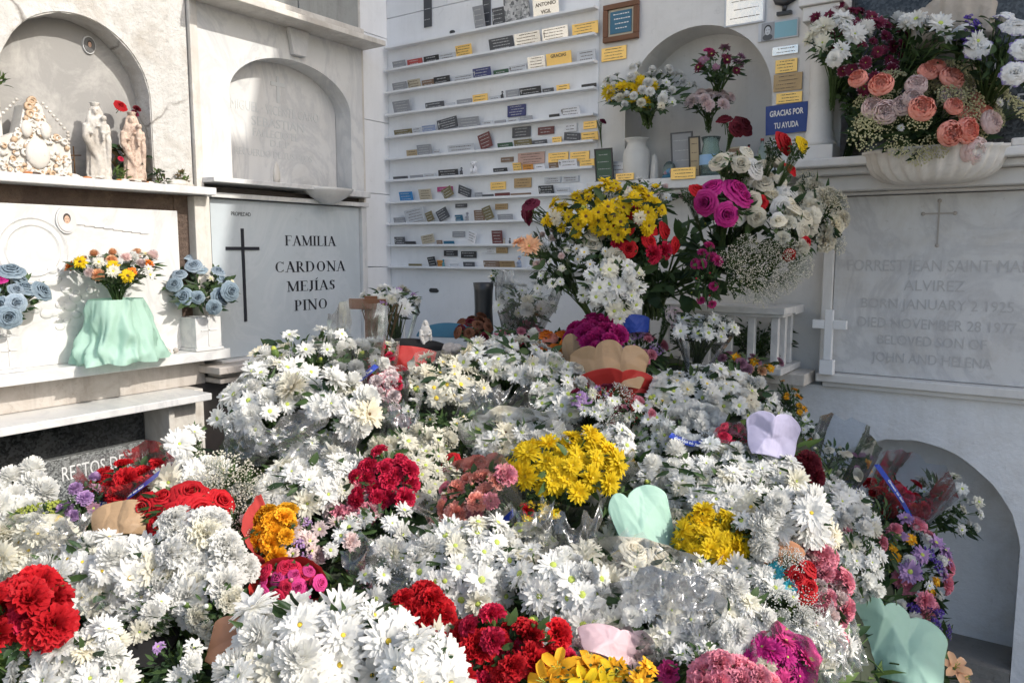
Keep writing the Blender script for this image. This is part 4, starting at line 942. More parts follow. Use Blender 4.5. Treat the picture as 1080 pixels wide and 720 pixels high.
# ================================================================== statues and figures (one merged surface each)
def fuse(name, parts, mats, parent, voxel=.004, loc=(0,0,0), smooth=2, noise_=0.0015):
    mb = MB()
    for p in parts: p(mb)
    me = mb.mesh(name+'_raw', mats); o = link(name, me)
    r = o.modifiers.new('r', 'REMESH'); r.mode = 'VOXEL'; r.voxel_size = voxel; r.use_smooth_shade = True
    s = o.modifiers.new('s', 'SMOOTH'); s.iterations = smooth; s.factor = .5
    tx = bpy.data.textures.get('lump') or bpy.data.textures.new('lump', 'CLOUDS'); tx.noise_scale = .012
    d = o.modifiers.new('d', 'DISPLACE'); d.texture = tx; d.strength = noise_*2; d.mid_level = .5
    dg = bpy.context.evaluated_depsgraph_get(); m2 = bpy.data.meshes.new_from_object(o.evaluated_get(dg)); m2.name = name; bpy.data.objects.remove(o)
    m2.materials.clear(); m2.materials.append(mats[0]); q = link(name, m2, parent); q.location = loc; return q
def madonna(name, base, h, mat, matface, label, yaw, crown=True, child=True, veil=None):
    o = empty(name, base, Quaternion((0,0,1), yaw), label, 'statue'); u = h/7.
    def body(mb):
        V = []; Fc = []; n = 40; prof = [(0,.95),(.3,1.05),(1.0,.98),(2.2,.86),(3.2,.82),(4.0,.86),(4.6,.90),(5.1,.80),(5.5,.45),(5.7,.28)]
        for i, (z, r) in enumerate(prof):
            for k in range(n):
                a = 2*PI*k/n; f = 1+.07*math.sin(9*a+z*.7)*(z < 4.2)+.04*math.sin(15*a-z); V.append((r*u*f*math.cos(a)*.62, r*u*f*math.sin(a), (z+.35)*u))
        for i in range(len(prof)-1):
            for k in range(n): Fc.append((i*n+k, i*n+(k+1)%n, (i+1)*n+(k+1)%n, (i+1)*n+k))
        Fc += [tuple(reversed(range(n))), tuple(range((len(prof)-1)*n, len(prof)*n))]; mb.add(V, Fc, 0, True)
        mb.lathe([(1.05*u,0),(1.1*u,.15*u),(1.0*u,.4*u)], 24, 0, sx=.8)
        # mantle sweeping down one side
        mb.tube([(.28*u,-.75*u,4.9*u),(.50*u,-.85*u,3.8*u),(.45*u,-.35*u,2.6*u),(.48*u,.2*u,1.5*u)], [.30*u,.34*u,.30*u,.16*u], 8)
        mb.tube([(.2*u,.75*u,4.8*u),(.35*u,.92*u,3.6*u),(.3*u,.85*u,1.6*u),(.3*u,.75*u,.5*u)], [.28*u,.26*u,.22*u,.18*u], 8)
        # forearms
        mb.tube([(0,-.82*u,5.0*u),(.3*u,-.95*u,4.3*u),(.72*u,-.45*u,4.15*u)], [.28*u,.24*u,.16*u], 8); mb.ball((.80*u,-.34*u,4.15*u), .15*u)
        mb.tube([(0,.82*u,5.0*u),(.35*u,.95*u,4.35*u),(.75*u,.55*u,4.2*u)], [.28*u,.24*u,.16*u], 8); mb.ball((.80*u,.45*u,4.22*u), .15*u)
        # head, veil and hair
        mb.ball((.08*u,0,6.15*u), .42*u, 0, 14, (.95,.78,1.12)); mb.tube([(0,0,5.4*u),(.04*u,0,5.9*u)], .2*u, 10)
        mb.ball((.46*u,0,6.10*u), .08*u, 0, 6, (1,.7,1.4)); mb.ball((.40*u,0,5.90*u), .09*u, 0, 6, (.8,1.3,.6)); 
        for s in (-1, 1): mb.ball((.40*u, s*.15*u, 6.26*u), .07*u, 0, 6, (.6,1.2,.6))
        for s in (-1, 1): mb.tube([(.05*u,s*.22*u,6.6*u),(.05*u,s*.44*u,6.1*u),(.05*u,s*.58*u,5.5*u),(.05*u,s*.70*u,4.8*u)], [.16*u,.16*u,.18*u,.16*u], 8)
        mb.ball((-.08*u,0,6.25*u), .48*u, 0, 12, (.9,.95,1.1))
        if child:
            mb.tube([(.45*u,.52*u,4.2*u),(.55*u,.58*u,4.8*u),(.52*u,.62*u,5.2*u)], [.34*u,.33*u,.20*u], 10); mb.ball((.58*u,.62*u,5.52*u), .27*u, 0, 10)
            mb.tube([(.5*u,.5*u,4.3*u),(.75*u,.5*u,3.9*u),(.8*u,.5*u,3.5*u)], [.18*u,.15*u,.10*u], 8); mb.tube([(.5*u,.4*u,5.0*u),(.72*u,.15*u,4.8*u),(.75*u,0,4.75*u)], [.13*u,.11*u,.08*u], 8)
    fuse('figure', [body], [mat], o, max(.0018, u*.07), smooth=1)
    if crown:
        g = MB(); g.lathe([(.26*u,6.55*u),(.30*u,6.62*u),(.36*u,6.85*u),(.40*u,6.93*u),(.30*u,6.88*u),(.24*u,6.62*u)], 16, 0, (0,0,0), flute=.12, nf=8); g.build('crown', mat, o, fix=False)
    g = MB()
    for s in (-1, 1): g.ball((.455*u, s*.15*u, 6.22*u), .035*u, 0, 6)
    g.box(.465*u, .475*u, -.10*u, .10*u, 5.885*u, 5.905*u)
    g.build('face_marks', matface, o, fix=False); return o
ST1 = surface('statue_plaster', (.66,.63,.58), .85, (.20,.16,.12), .8, .5, 60); ST2 = surface('worn_pink_plaster', (.60,.47,.38), .9, (.17,.08,.05), 1.0, .8, 60, sscale=38)
p = onl(104, 178, -.0); madonna('madonna_statue', LW(p.y, .0, 1.757), .285, ST1, M['brown_c'], 'white crowned statue of a woman carrying a child inside the old arch', -.45)
p = onl(138, 182, -.0); madonna('madonna_statue', LW(p.y+.012, .005, 1.757), .270, ST2, M['brown_c'], 'worn pinkish statue of a woman and child beside the arch jamb', -.5)
# shrine covered in shells
p = onl(30, 172, .0); o = empty('shell_shrine', LW(p.y, .01, 1.757), None, 'shell-covered stepped shrine standing at the left end of the arch', 'shrine')
g = MB(); g.prism([(-.115,0),(.115,0),(.112,.11),(.05,.14),(.028,.23),(0,.26),(-.028,.23),(-.05,.14),(-.112,.11)], -.05, .02); 
body = g.mesh('body', [M['marble_warm']]); bo = link('body', body, o); bo.rotation_euler = (0,0,PI/2)
g = MB(); sr = random.Random(8)
def shell(g, c, r, mi):
    n = 9; V = [c]; 
    for k in range(n+1): a = PI*(k/n)-.0; V.append((c[0]+r*.25*math.sin(k*2.2)+.004, c[1]+r*math.cos(a+ph_), c[2]+r*math.sin(a+ph_)))
    g.add(V, [(0, k+1, k+2) for k in range(n)], mi, False)
for i in range(230):
    z = sr.random()**1.2*.245; hwid = .112 if z < .11 else (.05+(.14-z)*2 if z < .14 else max(.006, .05-(z-.14)*.42)); y = sr.uniform(-hwid, hwid)
    rr = sr.uniform(.006,.016); c = (.055, y, z+.006)
    if sr.random() < .45: g.lathe([(rr,0),(rr*.9,rr*.3),(rr*.45,rr*.5),(rr*.5,rr*.2),(0,.0)], 9, sr.randrange(3)); nv = 5*9; \
        [g.v.__setitem__(q, (c[0]+g.v[q][2], c[1]+g.v[q][0], c[2]+g.v[q][1])) for q in range(len(g.v)-nv, len(g.v))]
    else: g.ball(c, rr*.7, sr.randrange(3), 7, (.7, 1, sr.uniform(.6,1.2)))
for s in (-1, 1):
    for i in range(20): g.ball((.03, s*(.118 if i < 12 else .118-(i-12)*.011), .008+i*.0125), .006, 0, 6)
g.ball((.06, -.03, .15), .022, 0, 10, (.5,.8,1.3)); g.ball((.06, .03, .15), .022, 0, 10, (.5,.8,1.3)); g.ball((.062, 0, .07), .05, 0, 14, (.3,.8,1))
g.build('shell_covering', [ST1, M['marble_warm'], plain('shell_tan', (.50,.36,.24), .5)], o, fix=False)
# wire crosses, small wall plants
def small_cross(px, py, hgt, label):
    p = onl(px, py, -.06); g = MB(LW); g.tube([(p.y,-.06,1.757),(p.y,-.06,1.757+hgt)], .0022, 5); g.tube([(p.y-.022,-.06,1.757+hgt*.72),(p.y+.026,-.06,1.757+hgt*.76)], .0022, 5)
    tag(g.build('wire_cross', M['brown_c'], None, fix=False), label, 'cross')
small_cross(69, 150, .10, 'thin rusty wire cross next to the shell shrine'); small_cross(77, 150, .125, 'taller thin wire cross next to the white statue')
def sprig(name, pos, k, size, mats, label, up=(0,0,1), flowers=None, cat='plant'):
    r = random.Random(hash(round(pos[1]*1000)) % 999); g = MB(); o = empty(name, pos, None, label, cat)
    for i in range(k):
        d = Vector((r.uniform(-.2,1), r.uniform(-1,1), r.uniform(-.3,1.0))); q = Vector((r.uniform(0,.3), r.uniform(-.4,.4), r.uniform(0,.8)))*size
        leaf(g, r, q, d, size*r.uniform(.2,.5), size*.13, r.randrange(len(mats)))
    g.tube([(0,0,0),(size*.1,0,size*.4),(size*.1,size*.05,size*.8)], .0015, 4, 0, False); g.build('leaves', mats, o, fix=False)
    for (kd, s, q) in (flowers or []):
        b = link('bloom', bloom_mesh(kd, r), o); b.location = q; b.scale = (s, s, s); b.rotation_euler = (.3, 1.0, .3)
    return o
sprig('potted_sprig', LW(onl(160, 182, .02).y+.02, .03, 1.757), 40, .07, [M['green_mid'], M['green_dark'], M['dead']], 'little weeds growing at the foot of the plaster arch')
sprig('wall_weed', LW(1.86, .01, 1.77), 60, .06, [M['dead'], M['green_mid'], M['dead']], 'dry brown weed tuft on the ledge right of the arch')
sprig('faded_posy', LW(1.69, -.06, 1.757), 60, .16, [M['green_dark'], M['dead']], 'faded posy with a red flower standing behind the pink statue', flowers=[('rose:red', .05, (.04,-.04,.29)), ('carn:burgundy', .03, (.03,.02,.27)), ('bud:pale', .02, (.03,.04,.22)), ('carn:dkred', .03, (.03,.03,.29))])
sprig('posy', LW(1.60, .03, 1.757), 30, .06, [M['green_mid'], M['limy'] if 'limy' in M else M['green_mid']], 'small green posy with a pink bloom between the two statues', flowers=[('rose:crimson', .022, (.02,0,.085))])
sprig('wall_weed', LW(onl(1,88,.03).y-.02, .02, 2.02), 40, .07, [M['green_dark'], M['green_mid']], 'green weed sprouting beside the left edge of the arch')
g = MB()
for i in range(22):
    y_ = 1.24+.022*i; g.ball(LW(y_, .075+sr.uniform(-.02,.02), 1.757+.003), sr.uniform(.006,.014), sr.randrange(3), 6, (1,1.4,.5))
for q in ((1.42,.018),(1.83,.03),(1.86,.022)): g.ball(LW(q[0], .05, 1.757+q[1]*.3), q[1], 0, 10, (1,1.6,.6))
tag(g.build('ledge_crumbs', [ST1, plain('rust_crumb', (.45,.18,.07), .9), M['rubble']], None, fix=False), 'rust-coloured crumbs and plaster lumps along the arch ledge', 'rubble')
# small madonna plaque in niche 2
p = onl(295, 187, .07); o = empty('shell_relief', LW(p.y, .05, 1.803), None, 'tiny pointed shell relief standing on the sill of the white niche', 'ornament')
g = MB(); g.lathe([(.016,0),(.019,.02),(.018,.05),(.012,.075),(.0,.095)], 14, 0, (0,0,0), .4, 1.0, .08, 7); g.build('figure', M['marble_warm'], o, fix=False)

# ================================================================== vases, pots and things in the flower niche
def lathe_obj(name, pos, prof, mat, parent=None, n=36, **k): g = MB(); g.lathe(prof, n, 0, **k); o = g.build(name, mat, parent, fix=False); o.location = pos; return o
SZ = 1.7955
def vase_root(name, pos, label, cat): return empty(name, pos, None, label, cat)
jp = Vector(BW(onb(671, 180, .07).x, .07, SZ)); o = vase_root('milk_can_vase', jp, 'white metal churn-shaped vase on the left of the niche shelf', 'vase')
lathe_obj('body', (0,0,0), [(.0,0),(.052,0),(.055,.006),(.056,.10),(.053,.122),(.040,.142),(.038,.156),(.050,.168),(.052,.172),(.046,.172),(.034,.156),(.0,.15)], plain('enamel_white', (.62,.61,.58), .35), o)
glass = bpy.data.materials.new('clear_glass'); glass.use_nodes = True; gp = glass.node_tree.nodes['Principled BSDF']; gp.inputs['Transmission Weight'].default_value = .92; gp.inputs['Roughness'].default_value = .06; gp.inputs['Base Color'].default_value = (.75,.9,.85,1); gp.inputs['IOR'].default_value = 1.3
gv = Vector(BW(onb(749, 178, .05).x, .05, SZ)); o = vase_root('glass_vase', gv, 'ribbed clear glass vase with a blue label in the centre of the niche', 'vase')
lathe_obj('body', (0,0,0), [(.0,0),(.036,0),(.040,.01),(.042,.07),(.036,.10),(.030,.13),(.038,.155),(.036,.155),(.028,.13),(.034,.10),(.039,.07),(.034,.012),(.0,.01)], glass, o, flute=.04, nf=14)
g = MB(); n=16
g.add([(.0435*math.cos(-PI*.95+PI*.9*i/n), .0435*math.sin(-PI*.95+PI*.9*i/n), z) for z in (.045,.085) for i in range(n+1)], [(i, i+1, n+2+i, n+1+i) for i in range(n)]); g.build('label', plain('label_blue', (.30,.48,.70), .4), o, fix=False)
# small things on the niche shelf
def bottle(px, hgt, r, mat, capm, label, wd=.05, nm='bottle'):
    p = Vector(BW(onb(px, 178, wd).x, wd, SZ)); o = vase_root(nm, p, label, nm.replace('_', ' ')); lathe_obj('body', (0,0,0), [(0,0),(r,0),(r,hgt*.62),(r*.8,hgt*.72),(r*.35,hgt*.82),(r*.35,hgt*.94),(0,hgt*.94)], mat, o, 18)
    lathe_obj('cap', (0,0,hgt*.9401), [(r*.42,0),(r*.42,hgt*.06),(0,hgt*.06)], capm, o, 14); return o
bottle(803, .135, .016, glass, PMAT['red'], 'slim clear glass bottle with a red cap by the blue plaque', .04)
bottle(789, .115, .012, plain('red_candle', (.45,.04,.03), .4), PMAT['black'], 'red slim candle jar right of the glass vase', .05, 'candle_jar')
p = Vector(BW(onb(690, 178, .05).x, .05, SZ)); o = vase_root('seashell_figure', p, 'small white draped figurine right of the churn vase', 'figurine')
lathe_obj('figure', (0,0,0), [(0,0),(.017,0),(.018,.01),(.015,.05),(.012,.085),(.007,.10),(0,.108)], ST1, o, 20, flute=.10, nf=6)
p = Vector(BW(onb(706, 178, .06).x, .06, SZ)); o = vase_root('snow_globe', p, 'clear dome ornament with blue and pink inside on the niche shelf', 'ornament')
lathe_obj('base', (0,0,0), [(0,0),(.028,0),(.03,.008),(.027,.016),(0,.016)], PMAT['teal'], o, 20); lathe_obj('dome', (0,0,.0165), [(.026,0),(.028,.02),(.022,.04),(.012,.052),(0,.056)], glass, o, 24)
g = MB(); g.ball((0,0,.03), .012, 0, 8); g.ball((.01,-.006,.03), .007, 1, 8); g.ball((-.01,-.003,.026), .008, 1, 8); g.build('scenery', [plain('toy_blue', (.15,.35,.65), .4), plain('toy_pink', (.6,.25,.35), .4)], o, fix=False)
def photo(px, y0, y1, wpx, wd, colr, label, frame='charcoal', lean=-.15):
    xa = onb(px-wpx/2, 178, wd).x; xb = onb(px+wpx/2, 178, wd).x
    return plaque((xa+xb)/2, SZ+.008, xb-xa, (y1-y0)*.00345, colr, label, lean=lean, off=wd, frame=frame, nm='photo_frame', grp=None)
photo(722, 128, 178, 20, .02, 'grey', 'grey framed picture standing between the dome ornament and glass vase')
photo(735, 135, 178, 9, .04, 'tan', 'narrow tan framed picture left of the glass vase', 'black')
photo(640, 140, 178, 16, .04, 'green', 'dark green framed picture at the left end of the niche shelf', 'black')
photo(652, 128, 150, 20, .012, 'white', 'white card with black print behind the churn vase', 'pale')
photo(777, 150, 178, 12, .03, 'brown', 'brown framed picture behind the burgundy rose', 'beige')
p = Vector(BW(onb(633, 186, .09).x, .095, 1.75)); g = MB(); 
for i in range(5): a = i*1.256; g.ball((p.x+.018*math.cos(a), p.y, p.z+.03+.018*math.sin(a)), .014, 0, 8, (1,.4,.8))
g.ball((p.x, p.y-.006, p.z+.03), .012, 0, 8); g.tube([(p.x,p.y,p.z+.02),(p.x-.01,p.y,p.z-.01),(p.x-.03,p.y+.01,p.z-.02)], .006, 6); leaf(g, sr, (p.x-.02,p.y-.004,p.z-.015), (-.6,0,-.2), .04, .02)
tag(g.build('metal_rose', plain('pewter', (.20,.21,.20), .4, .6), None, fix=False), 'pewter grey metal flower hooked at the left end of the niche shelf', 'ornament')

# ribbed marble planter on the right ledge
pc = Vector(BW(onb(984, 178, .17).x, .17, 1.722)); o = empty('ribbed_planter', pc, None, 'ribbed white marble bowl planter on the right ledge below the peonies', 'planter')
g = MB(); g.lathe([(.0,0),(.10,0),(.135,.012),(.165,.04),(.178,.075),(.182,.098),(.190,.103),(.190,.112),(.175,.112),(.165,.09),(.0,.08)], 208, 0, sx=1.12, sy=.62, flute=.035, nf=26); g.build('bowl', M['marble_warm'], o, fix=False)
# carved stone robe of an angel behind it
pc = Vector(BW(onb(1000, 140, .0).x, .03, 1.826)); o = empty('carved_angel', pc, Quaternion((0,0,1), -PI/2), 'carved stone figure in a long robe behind the peony planter', 'statue')
def robe(mb):
    V = []; Fc = []; n = 48; prof = [(0,.10),(.05,.10),(.12,.085),(.22,.075),(.32,.085),(.42,.10),(.50,.085),(.54,.04)]
    for z, r in prof:
        for k in range(n): a = 2*PI*k/n; f = 1+.09*math.sin(11*a+z*9); V.append((r*f*math.cos(a)*.55, r*f*math.sin(a), z))
    for i in range(len(prof)-1):
        for k in range(n): Fc.append((i*n+k, i*n+(k+1)%n, (i+1)*n+(k+1)%n, (i+1)*n+k))
    Fc += [tuple(reversed(range(n))), tuple(range((len(prof)-1)*n, len(prof)*n))]; mb.add(V, Fc, 0, True)
    mb.ball((.01,0,.62), .055, 0, 14, (.95,.8,1.15)); mb.tube([(0,0,.52),(0,0,.6)], .03, 10); mb.tube([(0,-.09,.48),(.05,-.10,.36),(.08,-.02,.40)], [.035,.03,.02], 8); mb.tube([(0,.09,.48),(.05,.10,.36),(.08,.02,.40)], [.035,.03,.02], 8)
fuse('figure', [robe], [surface('sandstone', (.42,.37,.31), .8, (.25,.2,.16), .5, .5, 60)], o, .006)

# pots on the left ledge
def box_pot(px, py0, wpx, wd, z0, hgt, label, cross=False):
    c = onl(px, py0, wd); hw = wpx*.0034/2*1.0; o = empty('marble_pot', LW(c.y, wd, z0), None, label, 'flower pot')
    g = MB(); g.box(-hw, hw, -hw, hw, .012, hgt); g.box(-hw-.006, hw+.006, -hw-.006, hw+.006, 0, .0118); g.box(-hw*.5, hw*.5, -hw*.5, hw*.5, hgt, hgt+.004); g.build('body', M['marble'], o, .003)
    g = MB(); g.box(hw+.0003, hw+.003, -hw*.06, hw*.06, .02, hgt-.01); g.box(hw+.0003, hw+.003, -hw*.6, hw*.6, hgt*.6, hgt*.6+.004); g.build('trim', M['paint2'], o); return o
box_pot(212, 366, 34, .06, 1.1005, .135, 'square white marble pot under the grey-blue roses')
box_pot(4, 372, 24, .05, 1.1005, .12, 'square marble pot at the far left under the blue and violet roses')
g = MB(); q_ = onl(178, 372, .07)
for i in range(7): g.ball(LW(q_.y+.012*(i-3), .06+.01*(i%3), 1.106+.006*(i%2)), .011, i % 2, 7)
tag(g.build('pebbles', [ST1, M['marble_old']], None, fix=False), 'few small pebbles on the ledge beside the mint wrapped bouquet', 'pebbles')

# ================================================================== bouquets on the walls
LX = lambda px, py, wd: (onl(px, py, wd)).dot(FH)/math.cos(PITCH)  # rough
def dep(p): # optical depth of a world point
    f = FH*math.cos(PITCH)-UP*math.sin(PITCH); return (Vector(p)-Vector((0,0,H))).dot(f)
def dl(px, py, wd): return dep(onl(px, py, wd))
def db(px, py, wd): return dep(onb(px, py, wd))
WA, WB = (.35,.8,.35), (-.1,.85,.4)
bq('bouquet of orange, white and pink flowers wrapped in mint paper on the left ledge', 124, 280, 44, 24, [('daisy:yellow:brown_c',.055,2),('daisy:white:yellow_c',.05,5),('pom:peach',.05,3),('daisy:orange:brown_c',.05,2),('pom:pale',.055,2)],
   D=dl(124,280,.13), ax=(.15,.95,.15), L=.13, wrap='mint', top=.82, n=30, wflare=1.0, cov=1.6)
# its wide mint skirt
def skirt(px, py0, py1, w0, w1, D, mat, label=None, parent=None, scal=.5, seed=2):
    r = random.Random(seed); c0 = at(px, py0, D); c1 = at(px, py1, D); h = c0.z-c1.z; g = MB(); V = []; n, m = 128, 22; k = D/F
    for i in range(m+1):
        t = i/m; R_ = (w0+(w1-w0)*t**.8)*k/2
        for j in range(n):
            a = 2*PI*j/n; nn_ = mnoise.noise(Vector((math.cos(a)*1.6, math.sin(a)*1.6, t*1.6+seed))); n2_ = mnoise.noise(Vector((math.cos(a)*4, math.sin(a)*4, t*2.5+seed))); f = 1+.30*(.3-abs(nn_)*1.6)*(.3+t)+.20*(.3-abs(n2_))*(.4+t)+.26*(.25+t)*(abs(((a*1.27+.8*nn_+t*.3) % 1)*2-1)-.5)+.10*(.3+t)*(abs(((a*2.55+1.2*n2_+.3) % 1)*2-1)-.5); z = c0.z-h*t - (.05*scal*abs(math.sin(4.5*a))*.35 if i == m else 0)
            V.append((c0.x+R_*f*math.cos(a)*.8, c0.y+R_*f*math.sin(a), z))
    g.add(V, [(i*n+j, i*n+(j+1)%n, (i+1)*n+(j+1)%n, (i+1)*n+j) for i in range(m) for j in range(n)], 0, True); return g, c0
bo = C.objects[-1] if False else None
def find(label): 
    for o in C.objects:
        if o.get('label') == label: return o
mint = find('bouquet of orange, white and pink flowers wrapped in mint paper on the left ledge')
for ch in list(mint.children):
    if ch.name.startswith('wrapper'): bpy.data.objects.remove(ch)
g, c0 = skirt(123, 315, 379, 54, 84, dl(123, 345, .13), None)
sk = g.build('wrapper', W['mint'], None, fix=False)
bpy.context.view_layer.update(); sk.parent = mint; sk.matrix_parent_inverse = mint.matrix_world.inverted()
bq('grey-blue artificial roses with dark leaves in the square marble pot', 212, 300, 38, 32, [('rose:bluegrey',.075,7),('rose:blue2',.07,3),('daisy:cream',.03,2)], D=dl(212,300,.08), ax=(.4,.7,.5), L=.10, n=15, stemlen=1.0, leaves=True, spread=.3)
bq('grey-blue and violet artificial roses at the far left edge', 8, 312, 30, 34, [('rose:bluegrey',.08,8),('rose:blue2',.07,3),('rose:magenta',.045,1)], D=dl(8,312,.10), ax=(.4,.7,.5), L=.10, n=13, stemlen=1.0)
# niche
bq('white and yellow chrysanthemums in the churn vase on the niche shelf', 682, 94, 44, 34, [('pom:white',.045,9),('daisy:white',.045,5)], D=db(682,94,.10), ax=WB, L=.12, n=40, spread=.4)
bq('bright yellow chrysanthemums low in the churn vase', 666, 98, 26, 16, [('mum:yellow:yellow_c',.062,8),('bud:limy',.03,2)], D=db(664,102,.15), ax=(-.3,.5,.8), L=.08, n=11, stemlen=1)
bq('pale pink carnations packed in the glass vase', 747, 106, 26, 14, [('carn:pale',.05,1)], D=db(747,106,.06), ax=WB, L=.10, n=17, stemlen=1)
bq('burgundy chrysanthemums and ferns standing above the pink carnations', 760, 66, 28, 18, [('mum:mauve',.05,6),('carn:hot',.04,1),('daisy:burgundy',.045,4)], D=db(760,66,.05), ax=WB, L=.15, n=14)
bq('large burgundy rose in front of the glass vase', 775, 128, 14, 10, [('rose:dkred',.085,1)], D=db(775,128,.12), ax=(.1,.8,.6), L=.12, n=3, leaves=False)
bq('single small red tulip-like rose beside the green picture', 632, 126, 5, 5, [('rose:burgundy',.04,1)], D=db(632,126,.12), ax=WB, L=.10, n=1, leaves=False, cat='rose', name='rose')
# upper right
bq('burgundy daisies beside white mums to the left on the right ledge', 908, 44, 50, 44, [('mum:burgtip',.045,8),('mum:burgtip',.05,6)], D=db(897,30,.14), ax=(.0,.7,.7), L=.24, n=60, tmax=1.35, dome=.6)
bq('dark leaves under the burgundy daisies on the right ledge', 912, 104, 24, 40, [('bud:limy',.02,1)], D=db(897,100,.10), ax=(0,.7,.6), L=.22, n=2, name='foliage_spray', cat='greenery')
bq('white chrysanthemums in front of the burgundy daisies on the right ledge', 882, 42, 26, 28, [('mum:white',.075,1)], D=db(890,40,.26), ax=(-.2,.7,.7), L=.22, n=10)
bq('tall white chrysanthemum stems right of the burgundy daisies', 972, 36, 28, 42, [('daisy:white',.075,1)], D=db(972,36,.12), ax=(.2,.9,.35), L=.24, n=13)
bq('white lisianthus with violet petal edges at the top right corner', 1056, 44, 42, 48, [('liss:violetedge',.095,6),('bud:cream',.04,2)], D=db(1056,40,.22), ax=(-.2,.8,.6), L=.25, n=10)
bq('violet statice sprig in front of the carved angel', 1012, 30, 20, 10, [('statice:violet',.07,1)], D=db(1012,30,.20), ax=(-.3,.8,.5), L=.14, n=3, leaves=False, name='flower_sprig')
bq('coral and blush peonies with cream filler in the ribbed planter', 981, 116, 76, 38, [('peony:coral',.085,9),('peony:pale',.085,7),('daisy:white',.035,4)], D=db(981,122,.24), ax=(0,.62,.8), L=.12, n=26, stemlen=.6, tmax=1.25, dome=.8, face=.6, leaves=False)
bq('cream-green filler blossom dome under the peonies in the ribbed planter', 981, 122, 82, 42, [('fill:fill',.10,1)], D=db(981,122,.19), ax=(0,.62,.8), L=.10, n=34, stemlen=.6, tmax=1.35, dome=.8, leaves=True, cat='filler flowers')
# centre wall arrangements
bq('yellow daisies on the big arrangement left of the magenta roses', 640, 222, 58, 34, [('daisy:yellow:brown_c',.055,1)], D=2.50, ax=(-.2,.6,.75), L=.34, n=72, rot=0)
bq('small white daisies and a cream rose in the middle of the big arrangement', 634, 268, 30, 26, [('daisy:white:yellow_c',.045,8),('rose:cream',.075,2)], D=2.50, ax=(-.05,.6,.8), L=.26, n=16)
bq('red roses and carnations at the right of the big arrangement', 676, 248, 32, 30, [('rose:red',.065,6),('carn:crimson',.055,3)], D=2.52, ax=(.25,.6,.7), L=.28, n=14)
bq('white daisies with yellow eyes scattered above the red roses', 684, 206, 34, 18, [('daisy:white:yellow_c',.045,6),('daisy:yellow:green_c',.05,2),('pom:pale',.035,3)], D=2.62, ax=(.1,.8,.4), L=.3, n=18)
bq('ball of white daisies hanging low in the big arrangement', 648, 304, 34, 27, [('daisy:white:green_c',.062,1)], D=2.38, ax=(0,.25,1), L=.22, n=26, cov=1.8)
bq('drooping burgundy rose at the left of the big arrangement', 562, 222, 12, 12, [('rose:burgundy',.085,1)], D=2.62, ax=(-.8,.6,.3), L=.25, n=2, leaves=False, name='rose', cat='rose')
bq('faded peach gerbera at the left of the big arrangement', 552, 260, 9, 13, [('mum:peach',.07,1)], D=2.55, ax=(-.8,.3,.5), L=.22, n=2, leaves=False, name='gerbera', cat='flower')
bq('dry white statice sprays left of the yellow daisies', 582, 270, 24, 44, [('pom:pale',.035,3),('daisy:white',.035,4),('spray:white',.09,2)], D=2.6, ax=(-.5,.7,.4), L=.26, n=24)
bq('magenta roses in the arrangement above the railed planter', 768, 212, 28, 24, [('rose:magenta',.092,1)], D=2.46, ax=(-.1,.5,.9), L=.26, n=5)
bq('white roses around the magenta ones in the wall arrangement', 796, 204, 48, 42, [('rose:cream',.075,6),('rose:white',.07,4),('liss:white',.06,2),('rose:red',.06,1)], D=2.56, ax=(.0,.6,.8), L=.32, n=26)
bq('red rose high in the wall arrangement next to the yellow rose', 817, 155, 9, 9, [('rose:red',.08,1)], D=2.50, ax=(.1,.9,.4), L=.26, n=1, name='rose', cat='rose')
bq('single yellow rose below the blue plaque', 842, 156, 9, 9, [('rose:yellow',.085,1)], D=2.44, ax=(.2,.8,.6), L=.26, n=1, name='rose', cat='rose')
bq('small red rose at the left of the magenta roses', 727, 206, 8, 8, [('rose:red',.07,1)], D=2.5, ax=(-.4,.7,.5), L=.24, n=1, name='rose', cat='rose')
bq('cream dried lace flowers at the right edge of the wall arrangement', 862, 222, 24, 40, [('carn:cream',.07,4),('spray:cream',.10,4),('liss:cream',.08,2)], D=2.56, ax=(.2,.6,.8), L=.30, n=24)
bq("cloud of white baby's breath in the wall arrangement", 806, 282, 36, 28, [('spray:ivory',.09,1)], D=2.42, ax=(0,.2,1), L=.16, n=22, leaves=False)
bq('hanging crimson blossoms left of the baby breath', 745, 290, 14, 34, [('carn:hot',.035,3),('bud:crimson',.03,1)], D=2.5, ax=(-.4,.3,.8), L=.24, n=12)
bq('dark leafy greenery behind the two wall arrangements', 705, 270, 100, 60, [('bud:limy',.03,1)], D=2.75, ax=(0,.6,.8), L=.32, n=6, name='foliage_spray', cat='greenery')
bq('dark leafy greenery trailing under the magenta roses', 770, 262, 50, 44, [('bud:limy',.03,1)], D=2.62, ax=(0,.3,.9), L=.3, n=4, name='foliage_spray', cat='greenery')

# ================================================================== bouquets of the pile
CE, MI = 'cello', 'cello_thick'
wd_ = 'daisy:white:green_c'; wy = 'daisy:white:yellow_c'; wm = 'mum:white'
